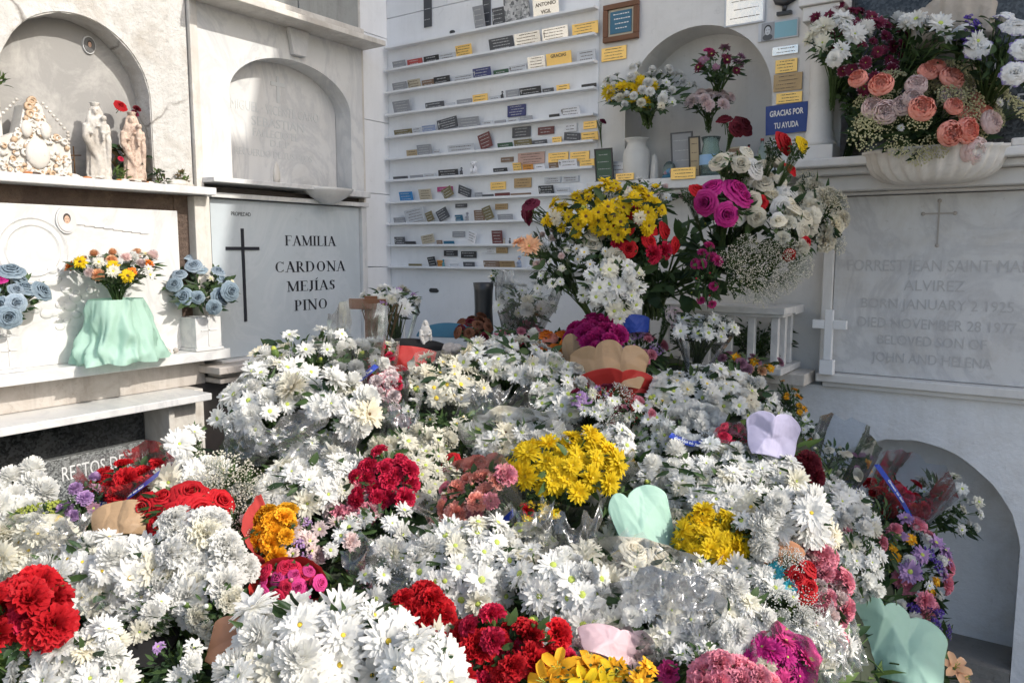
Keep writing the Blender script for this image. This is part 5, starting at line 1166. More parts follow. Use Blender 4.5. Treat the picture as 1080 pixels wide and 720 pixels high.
# back, in the shade
bq('white and lilac artificial flowers in the corner by the wooden cross', 413, 316, 30, 16, [('mum:white',.06,6),('daisy:lilac',.045,2)], D=2.98, ax=(0,.95,.3), L=.28, n=16, wrap=CE, top=.95)
bq('dried brown-red roses against the rear wall', 501, 346, 18, 16, [('rose:brown',.05,4),('rose:dkred',.045,2),('carn:brown',.04,2)], D=2.86, ax=(0,.9,.4), L=.16, n=13)
bq('white chrysanthemums in clear film leaning on the rear wall', 555, 318, 30, 22, [(wd_,.06,1)], D=2.85, ax=(.1,.85,.3), L=.26, n=16, wrap=MI, top=1.35)
bq('small white daisies in the black vase below the lowest shelf', 528, 292, 11, 8, [('daisy:white:yellow_c',.045,1)], D=3.0, ax=(0,.9,.4), L=.14, n=5)
bq('small pink carnations behind the orange and violet bunch', 548, 352, 26, 12, [('carn:pink',.04,5),('carn:crimson',.035,2),('spray:white',.06,1)], D=2.8, ax=(0,.9,.3), L=.18, n=18)
bq('orange, yellow and violet mixed bunch behind the white mums', 586, 366, 26, 22, [('rose:orange',.07,4),('daisy:gold',.055,2),('rose:mauve',.06,2),('peony:coral',.08,1)], D=2.68, ax=(-.1,.8,.5), L=.2, n=13)
bq('magenta globe bouquet standing in scalloped kraft paper', 630, 353, 26, 21, [('carn:magenta',.07,1)], D=2.6, ax=(0,.9,.35), L=.26, n=24, cov=2)
bq('lilac statice with pink buds right of the kraft wrap', 676, 366, 26, 26, [('statice:lilac',.07,4),('carn:pink',.04,3),('bud:limy',.03,1)], D=2.65, ax=(.2,.85,.4), L=.2, n=17)
bq('white chrysanthemums in front of the railed planter', 744, 344, 30, 15, [(wd_,.06,1)], D=2.55, ax=(0,.9,.4), L=.2, n=16, wrap=CE, top=1.0)
bq('pinkish-white rose with dark leaves below the big arrangement', 706, 330, 9, 9, [('rose:pale',.08,1)], D=2.6, ax=(.2,.9,.4), L=.2, n=1, name='rose', cat='rose')
bq('orange and mauve small blooms behind the white mums', 786, 384, 34, 11, [('carn:mauve',.045,3),('daisy:gold',.04,2),('carn:peach',.04,1)], D=2.62, ax=(0,.9,.4), L=.16, n=16)
bq('yellow-orange little blooms at the right end of the pile', 836, 420, 12, 20, [('daisy:gold:brown_c',.03,1)], D=2.62, ax=(.2,.9,.3), L=.2, n=9)
bq('little white blooms at the right below the orange ones', 842, 446, 24, 15, [('daisy:white',.035,3),('bud:white',.025,2)], D=2.5, ax=(.3,.85,.4), L=.2, n=15)
# second row
bq('tall loose white chrysanthemums at the upper left of the pile', 318, 376, 52, 30, [('daisy:white:green_c',.068,1)], D=2.36, ax=(-.1,.95,.25), L=.34, n=24, spread=.6, cov=1.3)
bq('white chrysanthemums with a blue ribboned film beside the family slab', 376, 378, 26, 28, [('pom:white',.055,3),('daisy:white',.055,2)], D=2.36, ax=(.1,.9,.3), L=.34, n=14, wrap=CE, top=1.45, rib=[(-.6,-1.0,-.3),(.2,-1.15,-.05),(.95,-.6,.4)])
bq('dense white chrysanthemum bunch at the left of the pile', 272, 418, 38, 38, [('daisy:white:green_c',.07,1)], D=2.12, ax=(-.35,.75,.5), L=.32, n=28, wrap=CE, top=.95)
bq('white chrysanthemums bursting from film left of the pink-striped carnations', 352, 424, 46, 26, [(wm,.085,1)], D=2.06, ax=(.15,.75,.6), L=.34, n=20, wrap=MI, top=.95, rot=-18)
bq('white chrysanthemums between the two film-wrapped bunches', 296, 396, 34, 26, [(wd_,.07,1)], D=2.2, ax=(0,.85,.4), L=.3, n=18)
bq('white and crimson striped carnations in a film cone', 400, 404, 26, 19, [('carn:candy',.048,6),('carn:crimson',.045,1)], D=2.30, ax=(-.05,.8,.45), L=.36, n=22, wrap=CE, top=1.05, wflare=1.15)
bq('creamy white daisies in crisp film at the centre back', 470, 402, 42, 29, [('daisy:ivory:yellow_c',.07,1)], D=2.42, ax=(0,.85,.45), L=.32, n=32, wrap=MI, top=1.15, cov=1.7)
bq('long arched bunch of white daisies at the centre back', 545, 380, 54, 31, [(wd_,.07,1)], D=2.50, ax=(.1,.8,.5), L=.34, n=38, rot=-14, wrap=CE, top=.9, cov=1.7)
bq('white daisies under film left of the red paper cone', 590, 418, 29, 34, [(wd_,.068,1)], D=2.36, ax=(.1,.6,.7), L=.3, n=24, wrap=MI, top=1.2, cov=1.7)
bq('small violet-white mixed flowers in front of the red paper cone', 632, 424, 30, 18, [('daisy:lilac',.04,3),('daisy:white',.04,4),('carn:burgundy',.035,2),('spray:white',.07,2)], D=2.28, ax=(0,.65,.7), L=.24, n=26)
bq('white daisies veiled by film in the middle of the pile', 543, 464, 50, 19, [(wd_,.07,1)], D=2.12, ax=(0,.7,.65), L=.28, n=30, wrap=MI, top=1.35, close=.2, cov=1.7)
bq('creamy white chrysanthemums behind the red carnations', 438, 474, 42, 24, [('pom:ivory',.06,2),('daisy:ivory',.06,3)], D=2.06, ax=(0,.75,.6), L=.28, n=30)
bq('small cream daisies right of the red carnations', 452, 510, 30, 32, [('daisy:ivory:green_c',.05,1)], D=1.95, ax=(.2,.6,.75), L=.26, n=28)
bq('crimson carnation spray in the left middle of the pile', 405, 508, 28, 30, [('carn:crimson',.05,1)], D=1.90, ax=(.0,.6,.75), L=.26, n=20, rot=-30)
bq('rusty red tiny blooms under the film cone', 388, 490, 22, 12, [('daisy:brown:brown_c',.025,3),('bud:orange',.02,1)], D=2.0, ax=(0,.7,.6), L=.2, n=16)
bq('two red roses with baby breath and fern in the middle', 494, 492, 22, 11, [('rose:red',.06,3),('spray:white',.07,2),('rose:pink',.05,1)], D=2.02, ax=(0,.7,.7), L=.2, n=6)
bq('white daisies over the upper right of the pile', 722, 410, 54, 26, [(wy,.06,2),(wd_,.065,4)], D=2.42, ax=(0,.7,.65), L=.28, n=44, cov=1.8)
bq('white daisies sloping down the right side of the pile', 782, 414, 40, 27, [(wd_,.062,1)], D=2.46, ax=(.25,.7,.55), L=.28, n=34, rot=-32, cov=1.8)
bq('white daisies hanging left of the blue ribboned film', 690, 452, 20, 34, [(wd_,.055,1)], D=2.24, ax=(-.3,.5,.8), L=.26, n=20, cov=1.8)
bq('white ball chrysanthemums inside blue ribboned film', 732, 456, 24, 19, [('pom:white',.06,1)], D=2.18, ax=(0,.75,.6), L=.26, n=12, wrap='cello_blue', top=1.3, rib=[(-1.1,-.3,.35),(-.3,-1.1,.45),(.6,-1.0,.5),(1.1,.1,.35)])
bq('single crimson rose in pink tissue beside the lavender paper', 768, 468, 18, 11, [('rose:crimson',.06,2),('carn:pink',.05,1)], D=2.12, ax=(.1,.7,.6), L=.2, n=4, wrap='cello_blue', top=1.3)
bq('long band of white chrysanthemums below the lavender paper', 800, 494, 52, 22, [(wm,.065,1)], D=2.06, ax=(.1,.7,.65), L=.28, n=36, rot=-18, cov=1.8)
bq('white chrysanthemums between the yellow mums and blue ribbons', 716, 500, 50, 17, [(wm,.062,1)], D=2.05, ax=(0,.7,.65), L=.26, n=30, cov=1.8, rot=8)
bq('white chrysanthemums in the centre right of the pile', 768, 524, 58, 22, [(wm,.068,1)], D=1.96, ax=(.1,.7,.65), L=.28, n=36, rot=-10, cov=1.8, wrap=CE, top=1.1)
bq('dark red ball carnation at the right of the pile', 846, 496, 13, 13, [('carn:dkred',.07,1)], D=2.12, ax=(.1,.7,.6), L=.24, n=9, cov=2)
bq('white chrysanthemums on the right shoulder of the pile', 884, 528, 42, 20, [(wm,.062,1)], D=2.22, ax=(.25,.7,.6), L=.28, n=28, rot=-25, cov=1.8)
bq('white chrysanthemums hanging at the right above the mint paper', 882, 578, 32, 36, [(wm,.06,1)], D=2.12, ax=(.2,.45,.8), L=.3, n=26, rot=-25, cov=1.5)
bq('cream and yellow blooms in film with a blue ribbon at the right', 884, 486, 26, 26, [('bud:cream',.05,4),('daisy:gold',.04,1),('rose:cream',.04,3),('rose:mauve',.03,1)], D=2.42, ax=(.1,.85,.4), L=.32, n=15, wrap='cello_blue', top=1.35, rib=[(-1.1,-.4,.2),(-.3,-1.15,-.1),(.8,-1.0,-.5)])
bq('red carnations in ribboned film at the right of the pile', 950, 528, 32, 24, [('carn:red',.055,4),('carn:crimson',.05,2)], D=2.5, ax=(.1,.8,.5), L=.34, n=18, rot=-35, wrap='cello_blue', top=1.4, rib=[(-1.2,-.2,1.1),(-.2,-1.0,.9),(.8,-1.1,.1),(1.15,-.5,-.6)])
bq('white daisies poking out to the right by the low arch', 1000, 532, 32, 24, [(wd_,.05,1)], D=2.66, ax=(.75,.6,.2), L=.34, n=20, spread=1)
bq('mixed lilac, pink, white and yellow flowers in mint paper at the right', 968, 600, 40, 46, [('daisy:lilac',.075,5),('carn:pink',.06,5),('pom:white',.06,3),('daisy:gold:yellow_c',.045,3),('statice:violet',.06,3),('daisy:white',.04,2)], D=2.36, ax=(.25,.45,.85), L=.36, n=36, cov=1.7)
bq('wilted yellow flower lying on the ground at the lower right', 1012, 712, 12, 9, [('lily:peach',.08,1)], D=2.2, ax=(.8,.3,.6), L=.25, n=2, leaves=False, name='wilted_flower', cat='flower')
bq('violet statice on bent stems over the mint paper', 990, 666, 20, 10, [('statice:violet',.06,2),('bud:violet',.03,1)], D=2.22, ax=(.8,.2,.6), L=.25, n=4, leaves=False, name='flower_sprig')
bq('white loose daisies above the terracotta paper', 838, 540, 40, 22, [('mum:white:yellow_c',.10,1)], D=1.72, ax=(.1,.7,.7), L=.26, n=10, spread=.5)
bq('two open white daisies left of the terracotta paper', 795, 560, 22, 16, [('daisy:white:green_c',.09,1)], D=1.68, ax=(0,.7,.7), L=.22, n=4)
bq('pink carnation mass in film at the right', 868, 618, 23, 38, [('carn:pink',.055,3),('carn:pale',.05,1)], D=1.78, ax=(.2,.55,.75), L=.28, n=28, wrap=CE, top=1.0)
bq('red rose and teal bloom beside the terracotta paper', 832, 606, 20, 17, [('rose:red',.075,2),('daisy:teal',.06,1),('spray:white',.09,3)], D=1.64, ax=(0,.7,.7), L=.22, n=9)
bq('white and green spray under the terracotta paper', 822, 642, 32, 20, [('spray:white',.10,3),('daisy:white',.06,3)], D=1.60, ax=(.1,.6,.8), L=.2, n=11)
# middle
bq('bright yellow chrysanthemums in film at the centre', 600, 490, 54, 34, [('mum:yellow:yellow_c',.062,1)], D=1.84, ax=(.05,.8,.55), L=.36, n=38, wrap=CE, top=1.02, wflare=1.15, rot=12, cov=1.7)
bq('bright yellow chrysanthemums right of the mint paper', 752, 568, 35, 28, [('mum:yellow:yellow_c',.058,1)], D=1.70, ax=(.0,.75,.6), L=.28, n=30, cov=1.8)
bq('small yellow blooms hanging under the centre mums', 568, 536, 20, 12, [('daisy:yellow:green_c',.035,2),('bud:limy',.02,1)], D=1.80, ax=(-.2,.4,.85), L=.2, n=9)
bq('coral carnations in printed film with a blue ribbon', 497, 522, 42, 22, [('carn:coral',.058,4),('carn:pink',.05,2),('bud:coral',.045,3)], D=1.80, ax=(-.55,.6,.45), L=.36, n=24, wrap=CE, top=1.15, wflare=1.12, rib=[(-.9,-.9,-.9),(-.1,-1.25,-.6),(.9,-1.0,-.3)])
bq('pink carnations behind the white chrysanthemums on the left', 370, 532, 30, 18, [('carn:pink',.052,3),('carn:pale',.05,2)], D=1.88, ax=(0,.65,.7), L=.26, n=18)
bq('sunlit white chrysanthemums in the left middle', 318, 512, 50, 28, [(wm,.075,1)], D=1.90, ax=(-.05,.75,.6), L=.3, n=30, cov=1.7)
bq('white chrysanthemums above the pink carnations', 354, 500, 30, 20, [(wm,.07,1)], D=1.96, ax=(.1,.75,.55), L=.26, n=14)
bq("cream baby's breath cloud left of the red mesh wrap", 232, 524, 36, 30, [('spray:ivory',.12,1)], D=1.84, ax=(-.1,.75,.6), L=.28, n=16, cov=3)
bq('golden orange carnations in the red mesh wrap', 290, 560, 19, 26, [('carn:gold',.06,1)], D=1.74, ax=(.1,.65,.7), L=.26, n=11, wrap='rednet', top=1.25, wflare=1.15, arc=(2.2, 4.6))
bq('pale lilac blooms behind the red paper', 312, 575, 16, 24, [('daisy:pale',.05,2),('statice:lilac',.05,1)], D=1.74, ax=(.2,.6,.7), L=.2, n=10)
bq('crimson buds cupped by the red paper', 303, 614, 27, 18, [('rose:crimson',.042,4),('rose:hot',.045,3),('bud:pink',.04,1)], D=1.60, ax=(0,.6,.75), L=.24, n=17, wrap='red', top=1.02, wflare=1.25)
bq('dark red roses at the left of the pile', 186, 536, 36, 20, [('rose:red',.095,1)], D=1.74, ax=(0,.65,.75), L=.26, n=7)
bq('red carnations in film with a blue ribbon before the granite tablet', 140, 508, 40, 17, [('carn:red',.06,1)], D=1.86, ax=(-.1,.85,.4), L=.3, n=18, wrap=CE, top=1.22, wflare=1.1, rib=[(-1.0,-.9,.1),(-.1,-1.2,.0),(1.1,-.8,.6)])
bq('white chrysanthemums right of the ribboned red carnations', 200, 500, 24, 19, [(wm,.085,1)], D=1.86, ax=(.1,.75,.55), L=.26, n=11)
bq('single white chrysanthemums by the shelf supports', 200, 462, 12, 16, [(wm,.075,1)], D=2.0, ax=(-.1,.95,.2), L=.3, n=3)
bq('white rounded bunch at the far left below the shelf', 12, 530, 30, 24, [('pom:white',.09,1)], D=1.85, ax=(0,.8,.5), L=.26, n=12)
bq('greenish yellow filler flowers at the far left', 44, 548, 30, 14, [('statice:limy',.05,3),('bud:limy',.03,1)], D=1.78, ax=(0,.75,.5), L=.2, n=12)
bq('mauve thistle-like blooms by the kraft paper', 86, 530, 18, 22, [('pom:lilac',.045,3),('daisy:mauve',.04,1)], D=1.78, ax=(0,.85,.4), L=.24, n=7)
bq('film-veiled white chrysanthemums at the far left', 30, 582, 44, 26, [('mum:ivory:yellow_c',.08,1)], D=1.62, ax=(0,.7,.65), L=.26, n=18, wrap=MI, top=1.2)
bq('white daisies with yellow eyes in black paper at lower left', 112, 602, 62, 30, [('mum:white:yellow_c',.10,1)], D=1.56, ax=(0,.72,.68), L=.30, n=22, cov=1.6, wrap='cello_thick', top=.9)
bq('ruffled white carnations at the left', 208, 596, 46, 42, [('carn:white',.085,1)], D=1.56, ax=(.05,.68,.7), L=.30, n=26, cov=1.6)
bq('small white carnation buds beneath the ruffled ones', 232, 646, 30, 24, [('carn:ivory',.055,2),('bud:white',.05,2)], D=1.48, ax=(.1,.5,.8), L=.24, n=12)
bq('bright red carnations at the left edge of the foreground', 20, 650, 42, 34, [('carn:red',.092,5),('carn:crimson',.08,1)], D=1.30, ax=(-.05,.65,.75), L=.26, n=13, spread=.7)
bq('white chrysanthemums in the lower left corner', 78, 704, 56, 34, [('mum:white',.075,1)], D=1.30, ax=(0,.7,.7), L=.26, n=28, cov=1.6)
bq('large white chrysanthemums in the front centre left', 346, 676, 84, 40, [('mum:white:yellow_c',.125,1)], D=1.34, ax=(0,.7,.7), L=.30, n=28, cov=1.7)
bq('large white chrysanthemums at the very front', 288, 722, 50, 26, [('mum:white:green_c',.12,1)], D=1.22, ax=(0,.7,.7), L=.24, n=10)
bq('white chrysanthemums before the red carnations in front', 446, 700, 30, 26, [('mum:white:yellow_c',.11,1)], D=1.24, ax=(0,.7,.7), L=.24, n=7)
bq('red carnations behind the large white mums', 444, 652, 30, 22, [('carn:red',.065,1)], D=1.46, ax=(0,.68,.72), L=.24, n=15, cov=1.8)
bq('red carnations at the front centre', 528, 690, 62, 36, [('carn:red',.075,5),('carn:crimson',.06,2),('bud:red',.04,1)], D=1.34, ax=(0,.68,.72), L=.28, n=28, spread=.9)
bq('white daisies with green eyes in the lower centre', 486, 592, 62, 36, [('daisy:white:green_c',.085,1)], D=1.60, ax=(-.05,.7,.68), L=.3, n=34, rot=-12, cov=1.7)
bq('round bunch of white daisies in the lower centre', 592, 624, 42, 34, [('daisy:white:green_c',.085,1)], D=1.52, ax=(0,.7,.7), L=.3, n=24, cov=1.8)
bq('white rose and mums under hazy film below the mint paper', 660, 606, 52, 26, [('rose:cream',.09,1),('mum:ivory',.08,4)], D=1.60, ax=(0,.7,.7), L=.28, n=18, wrap=MI, top=1.15)
bq('white chrysanthemums blurred by crumpled film at front right', 692, 654, 58, 34, [('mum:white',.075,1)], D=1.46, ax=(0,.7,.7), L=.28, n=30, wrap=MI, top=1.35, close=.25)
bq('loose white chrysanthemums at the front right', 770, 660, 48, 44, [('mum:white',.07,1)], D=1.46, ax=(.2,.6,.75), L=.28, n=34, rot=-40, cov=1.6)
bq('yellow and orange lilies at the bottom edge', 614, 716, 34, 14, [('lily:gold',.09,4),('lily:yellow',.08,2)], D=1.24, ax=(0,.8,.55), L=.2, n=10)
bq('pale pink tissue bunch at the bottom', 650, 692, 40, 20, [('carn:pale',.06,1)], D=1.40, ax=(0,.7,.65), L=.2, n=12, wrap='cello_thick', top=1.3, close=.3)
bq('pink carnations at the bottom right of the centre', 772, 716, 34, 16, [('carn:pink',.07,1)], D=1.28, ax=(0,.75,.6), L=.22, n=12)
bq('magenta daisies at the bottom right', 822, 700, 28, 26, [('daisy:hot',.055,2),('mum:magenta',.06,3)], D=1.40, ax=(.2,.7,.6), L=.22, n=16, wrap=CE, top=1.2)
# fillers so that no bare greenery is left where the photograph has flowers
bq('white daisies filling the gap behind the yellow mums', 646, 468, 26, 22, [(wd_,.06,1)], D=2.12, ax=(0,.7,.65), L=.26, n=16)
bq('white daisies between the coral carnations and round bunch', 556, 586, 24, 22, [('daisy:ivory:green_c',.07,1)], D=1.70, ax=(0,.7,.65), L=.24, n=10, wrap=CE, top=1.2)
bq('white chrysanthemums left of the terracotta paper', 800, 600, 26, 20, [('mum:white',.07,1)], D=1.66, ax=(0,.7,.65), L=.22, n=10)
bq('white chrysanthemums under film in the right middle', 690, 560, 40, 14, [('mum:ivory',.07,1)], D=1.80, ax=(0,.7,.65), L=.24, n=14, wrap=CE, top=1.2)
bq('white daisies in film at the far right of the middle', 842, 566, 26, 16, [('mum:white',.07,1)], D=1.86, ax=(.1,.7,.65), L=.24, n=14)

# ================================================================== loose papers of the pile
def sheet(px, py, wpx, hpx, D, mat, label, ax=(0,.5,.8), rot=0, lobes=3, curl=.5, cat='wrapping paper', name='paper_sheet', seed=1, depthk=.04, amp=.16, group=None):
    """stiff creased sheet of wrapping paper (or film) with an uneven upper edge, 0.6 mm thick"""
    r = random.Random(seed); film = 'cellophane' in name
    k = D/F; w_, h_ = wpx*k, hpx*k; c = at(px, py, D)
    Z = (RT*ax[0]+UP*ax[1]+TOCAM*ax[2]).normalized(); X = (RT-Z*RT.dot(Z)).normalized(); X.rotate(Quaternion(Z, math.radians(rot))); Y = Z.cross(X)
    q = Matrix((X, Y, Z)).transposed().to_quaternion(); g = MB(); NXs, NYs = (22, 14) if film else (80, 40); V = []; sd_ = Vector((seed*3.7, seed*1.3, 0))
    cuts = [0]; 
    for i in range(lobes): cuts.append(cuts[-1]+r.uniform(.6,1.4))
    PLA = [[(r.uniform(-.45,.45), r.uniform(-.5,.5), r.uniform(-.5,.5), r.uniform(0,1)) for _ in range(6)] for _ in range(4)]
    crease = lambda X_, Y_: sum((1 if a_ % 2 else -1)*(.6 if a_ > 1 else 1)*max((gx*(X_-cx)+gy*(Y_-cy))*(1 if a_ < 2 else 1.3)+.02*cx for gx, gy, cx, cy in PLA[a_]) for a_ in range(4))
    cuts = [x/cuts[-1] for x in cuts]; la = [r.uniform(.6,1.2) for _ in range(lobes)]
    for j in range(NYs+1):
        for i in range(NXs+1):
            u = i/NXs; s = u*2-1; t = j/NYs; e = 0
            for q_ in range(lobes):
                if cuts[q_] <= u <= cuts[q_+1]: e = la[q_]*math.sqrt(max(0, math.sin(PI*(u-cuts[q_])/(cuts[q_+1]-cuts[q_]))))
            if film: topz = .5-amp*2*abs(mnoise.noise(Vector((u*3, 0, 0))+sd_))*2-.25*(1-abs(s))*r.choice((1,1)); side = 1+.22*mnoise.noise(Vector((t*2.5, s, 5))+sd_)
            else: topz = .5-amp*1.2+amp*e-.10*abs(s)**3; side = 1+.06*mnoise.noise(Vector((t*2, s, 5))+sd_)
            y = -.5+(topz+.5)*t; x = s*.5*(.74+.26*t**.7)*side
            p3 = Vector((u*2.6, t*1.5, 0))+sd_; rid = 1-2*abs(mnoise.noise(p3)); rid2 = 1-2*abs(mnoise.noise(p3*2.3+Vector((7,3,1))))
            z = -curl*.34*abs(s)**2.2*w_ + curl*.12*t*t*w_
            z += (.16*rid*rid+.10*rid2)*w_*(1 if film else .07) + (0 if film else .42*w_*crease(s, t))
            if film: z += mnoise.noise(p3*4)*.12*w_; x += mnoise.noise(p3*3+Vector((2,2,2)))*.06; y += mnoise.noise(p3*3+Vector((9,2,2)))*.06
            V.append((x*w_, y*h_, z))
    Fc = []
    for j in range(NYs):
        for i in range(NXs):
            a, b, c_, d_ = j*(NXs+1)+i, j*(NXs+1)+i+1, (j+1)*(NXs+1)+i+1, (j+1)*(NXs+1)+i
            if film: Fc += [(a,b,c_),(a,c_,d_)] if (i*7+j*3) % 2 else [(a,b,d_),(b,c_,d_)]
            else: Fc.append((a,b,c_,d_))
    g.add(V, Fc, 0, True)
    o = g.build(name, W[mat] if isinstance(mat, str) else mat, None, fix=False); o.location = c; o.rotation_mode = 'QUATERNION'; o.rotation_quaternion = q
    if not film: sm = o.modifiers.new('t', 'SOLIDIFY'); sm.thickness = .0006
    return tag(o, label, cat, group)
sheet(680, 546, 70, 76, 1.72, 'mint', 'pale mint scalloped paper standing in the middle of the pile', (.1,.45,.85), 18, 2, .5)
sheet(944, 674, 116, 84, 2.06, 'mint', 'large mint paper wrap at the lower right near the ground', (-.1,.5,.85), -20, 3, .5, seed=4)
sheet(816, 458, 62, 48, 2.06, 'lavender', 'lavender scalloped paper at the right of the pile', (.05,.4,.9), -8, 2, .3, seed=3)
sheet(642, 385, 84, 52, 2.42, 'kraft', 'scalloped kraft paper wrapped in front of the magenta globe bouquet', (.0,.35,.9), -6, 3, .4, seed=5)
sheet(604, 378, 22, 58, 2.56, 'kraft', 'upright flap of kraft paper left of the magenta globe', (-.3,.2,.9), 8, 1, .3, seed=6)
sheet(650, 412, 100, 46, 2.36, 'red', 'red tissue paper folded under the kraft wrap', (.1,.4,.85), 6, 2, .6, seed=7)
sheet(668, 440, 44, 66, 2.38, 'red', 'dark red paper cone hanging below the kraft wrap', (.4,.3,.85), -14, 1, .9, seed=8)
sheet(418, 386, 84, 42, 2.60, 'red', 'red paper fan in the black basket below the small madonna', (0,.3,.95), 0, 1, .3, seed=10, amp=.02)
sheet(418, 380, 98, 48, 2.64, 'black', 'black rim of paper behind the red fan', (0,.3,.95), 0, 1, .3, seed=11, amp=.02)
sheet(126, 546, 64, 40, 1.72, 'kraft', 'folded brown kraft paper below the ribboned red carnations', (.1,.55,.8), 8, 1, .8, seed=12)
sheet(246, 678, 56, 52, 1.38, 'brown', 'orange-brown paper cone in the lower left', (.1,.5,.8), -20, 1, .9, seed=16)
sheet(826, 584, 56, 34, 1.68, 'brown', 'terracotta paper edge above the red rose', (.2,.5,.8), -10, 1, .5, seed=17)
sheet(136, 676, 84, 56, 1.48, 'black', 'crumpled black paper in the lower left', (.1,.6,.75), 6, 2, .8, seed=18)
sheet(672, 340, 30, 20, 2.6, 'blue', 'bright blue folded paper behind the magenta globe', (0,.4,.9), 5, 1, .4, seed=19)
sheet(650, 676, 84, 36, 1.36, 'pinkp', 'pale pink tissue paper at the bottom', (0,.6,.75), -10, 2, .6, seed=20)
sheet(600, 566, 26, 60, 1.70, 'brown', 'narrow strip of brown paper under the yellow mums', (.2,.4,.85), 5, 1, .8, seed=25) if False else None
sheet(300, 452, 92, 62, 1.98, W['cello_thick'], 'flat sheet of clear film under the white bunch on the left', (0,.4,.9), -5, 1, .6, 'cellophane', 'cellophane_sheet', 21)
sheet(412, 588, 96, 84, 1.60, W['cello_thick'], 'crumpled clear film left of the lower centre daisies', (.1,.5,.8), 12, 2, .8, 'cellophane', 'cellophane_sheet', 22)
sheet(604, 566, 66, 90, 1.66, W['cello_thick'], 'upright clear film sheet under the centre yellow mums', (.1,.3,.9), 0, 1, .7, 'cellophane', 'cellophane_sheet', 23)
sheet(860, 676, 86, 84, 1.46, W['cello_thick'], 'crumpled film cone at the bottom right', (.2,.5,.8), 20, 2, .9, 'cellophane', 'cellophane_sheet', 24)
sheet(530, 430, 80, 60, 2.22, W['cello'], 'clear film over the centre daisies', (0,.4,.9), 0, 1, .6, 'cellophane', 'cellophane_sheet', 26)
sheet(700, 610, 110, 90, 1.46, W['cello_thick'], 'wide hazy film over the front right mums', (.1,.6,.75), -15, 2, .5, 'cellophane', 'cellophane_sheet', 27)

# ================================================================== things in the corner
p = at(386, 343, 2.93); o = empty('wooden_cross', (p.x, p.y, .95), Quaternion((0,0,1), .35), 'brown wooden cross leaning in the corner beside the family slab', 'cross')
g = MB(); g.box(.0,.045,-.012,.012,0,.385); g.build('upright', wood, o, .003); g = MB(); g.box(-.06,.09,-.020,-.0125,.335,.375); g.build('crossbar', wood, o, .003)
p = at(449, 362, 2.66); ma = madonna('small_madonna', (p.x, p.y, p.z-.05), .135, plain('glazed_white', (.50,.49,.47), .35), M['brown_c'], 'small white hooded madonna figurine in the corner behind the red fan', math.atan2(-p.y, -p.x), crown=False, child=False)
p = at(474, 356, 2.88); g = MB(); n = 20; V = [(-.13, 0), (.13, 0)]+[(.13*math.cos(PI*i/n), .055*math.sin(PI*i/n)) for i in range(1, n)]; g.prism([(a_, b_) for a_, b_ in V], -.01, .01)
o = g.build('arched_plaque', PMAT['teal'], None, .002); o.location = (p.x, p.y, p.z); o.rotation_euler = (-.15, 0, .3); tag(o, 'dark teal arched plaque behind the small madonna', 'plaque')
p = at(476, 380, 2.74)
fuse_o = empty('wrapped_stone', (p.x, p.y, p.z-.06), None, 'grey dried hydrangea-like lump wrapped in film right of the madonna', 'ornament')
g = MB(); rr_ = random.Random(6)
for i in range(60): a_ = rr_.uniform(0, 6.28); t_ = rr_.random()*1.4; g.ball((.075*math.sin(t_)*math.cos(a_), .06*math.sin(t_)*math.sin(a_), .06+.05*math.cos(t_)), rr_.uniform(.010,.02), 0, 7, (1,1,.7))
g.build('body', M['marble_old'], fuse_o, fix=False)
p = at(510, 320, 2.98); o = lathe_obj('black_vase', (p.x, p.y, p.z-.12), [(0,0),(.035,0),(.038,.02),(.034,.10),(.036,.17),(.040,.20),(.035,.20),(.0,.18)], PMAT['black'], None, 28); tag(o, 'tall black vase below the lowest plaque shelf', 'vase')
# candy striped stick and twigs
p = at(404, 346, 2.86); g = MB(); pts = [Vector((p.x+.004*math.sin(i), p.y, p.z-.08+.016*i)) for i in range(8)]
for i in range(7): g.tube([pts[i], pts[i+1]], .007, 8, i % 2)
tag(g.build('striped_stick', [PMAT['red'], PMAT['white']], None, fix=False), 'red and white striped stick among the corner flowers', 'stick')
g = MB()
for i in range(16):
    a_ = lr.uniform(-.12,.12); g.tube([(p.x-.02+a_*.3, p.y, p.z-.10), (p.x-.02+a_*.7, p.y+lr.uniform(-.03,.03), p.z), (p.x-.02+a_, p.y+lr.uniform(-.04,.04), p.z+.09)], .0022, 4, 0, False)
tag(g.build('dry_twigs', M['dead'], None, fix=False), 'bunch of dry brown twigs in front of the wooden cross', 'twigs')
# dog figurine and tiny figures on the shelves
def figurine(px, k, hgt, mats, label, kind='figurine'):
    x = px_x(px, SHZ[k]); o = empty(kind, BW(x, .032, SHZ[k]+.0005), None, label, 'figurine'); g = MB()
    g.lathe([(0,0),(hgt*.22,0),(hgt*.2,hgt*.2),(hgt*.16,hgt*.5),(hgt*.08,hgt*.66),(0,hgt*.68)], 14); g.ball((0,0,hgt*.8), hgt*.15, 1, 10); g.ball((0,.01*hgt,hgt*.84), hgt*.17, 0, 10, (1,.9,1))
    g.tube([(-hgt*.14,-hgt*.05,hgt*.5),(-hgt*.12,-hgt*.18,hgt*.36),(0,-hgt*.2,hgt*.42)], hgt*.05, 6); g.tube([(hgt*.14,-hgt*.05,hgt*.5),(hgt*.12,-hgt*.18,hgt*.36),(0,-hgt*.2,hgt*.42)], hgt*.05, 6); g.build('body', mats, o, fix=False)
skin = plain('figurine_skin', (.55,.38,.28), .5)
figurine(548, 10, .055, [plain('figurine_robe', (.35,.42,.55), .5), skin], 'small blue robed figurine at the right of the lowest plaque shelf')
figurine(530, 3, .034, [PMAT['black'], PMAT['grey']], 'tiny black figurine on the fourth plaque shelf')
figurine(487, 6, .036, [PMAT['charcoal'], PMAT['grey']], 'tiny charcoal figurine on the seventh plaque shelf')
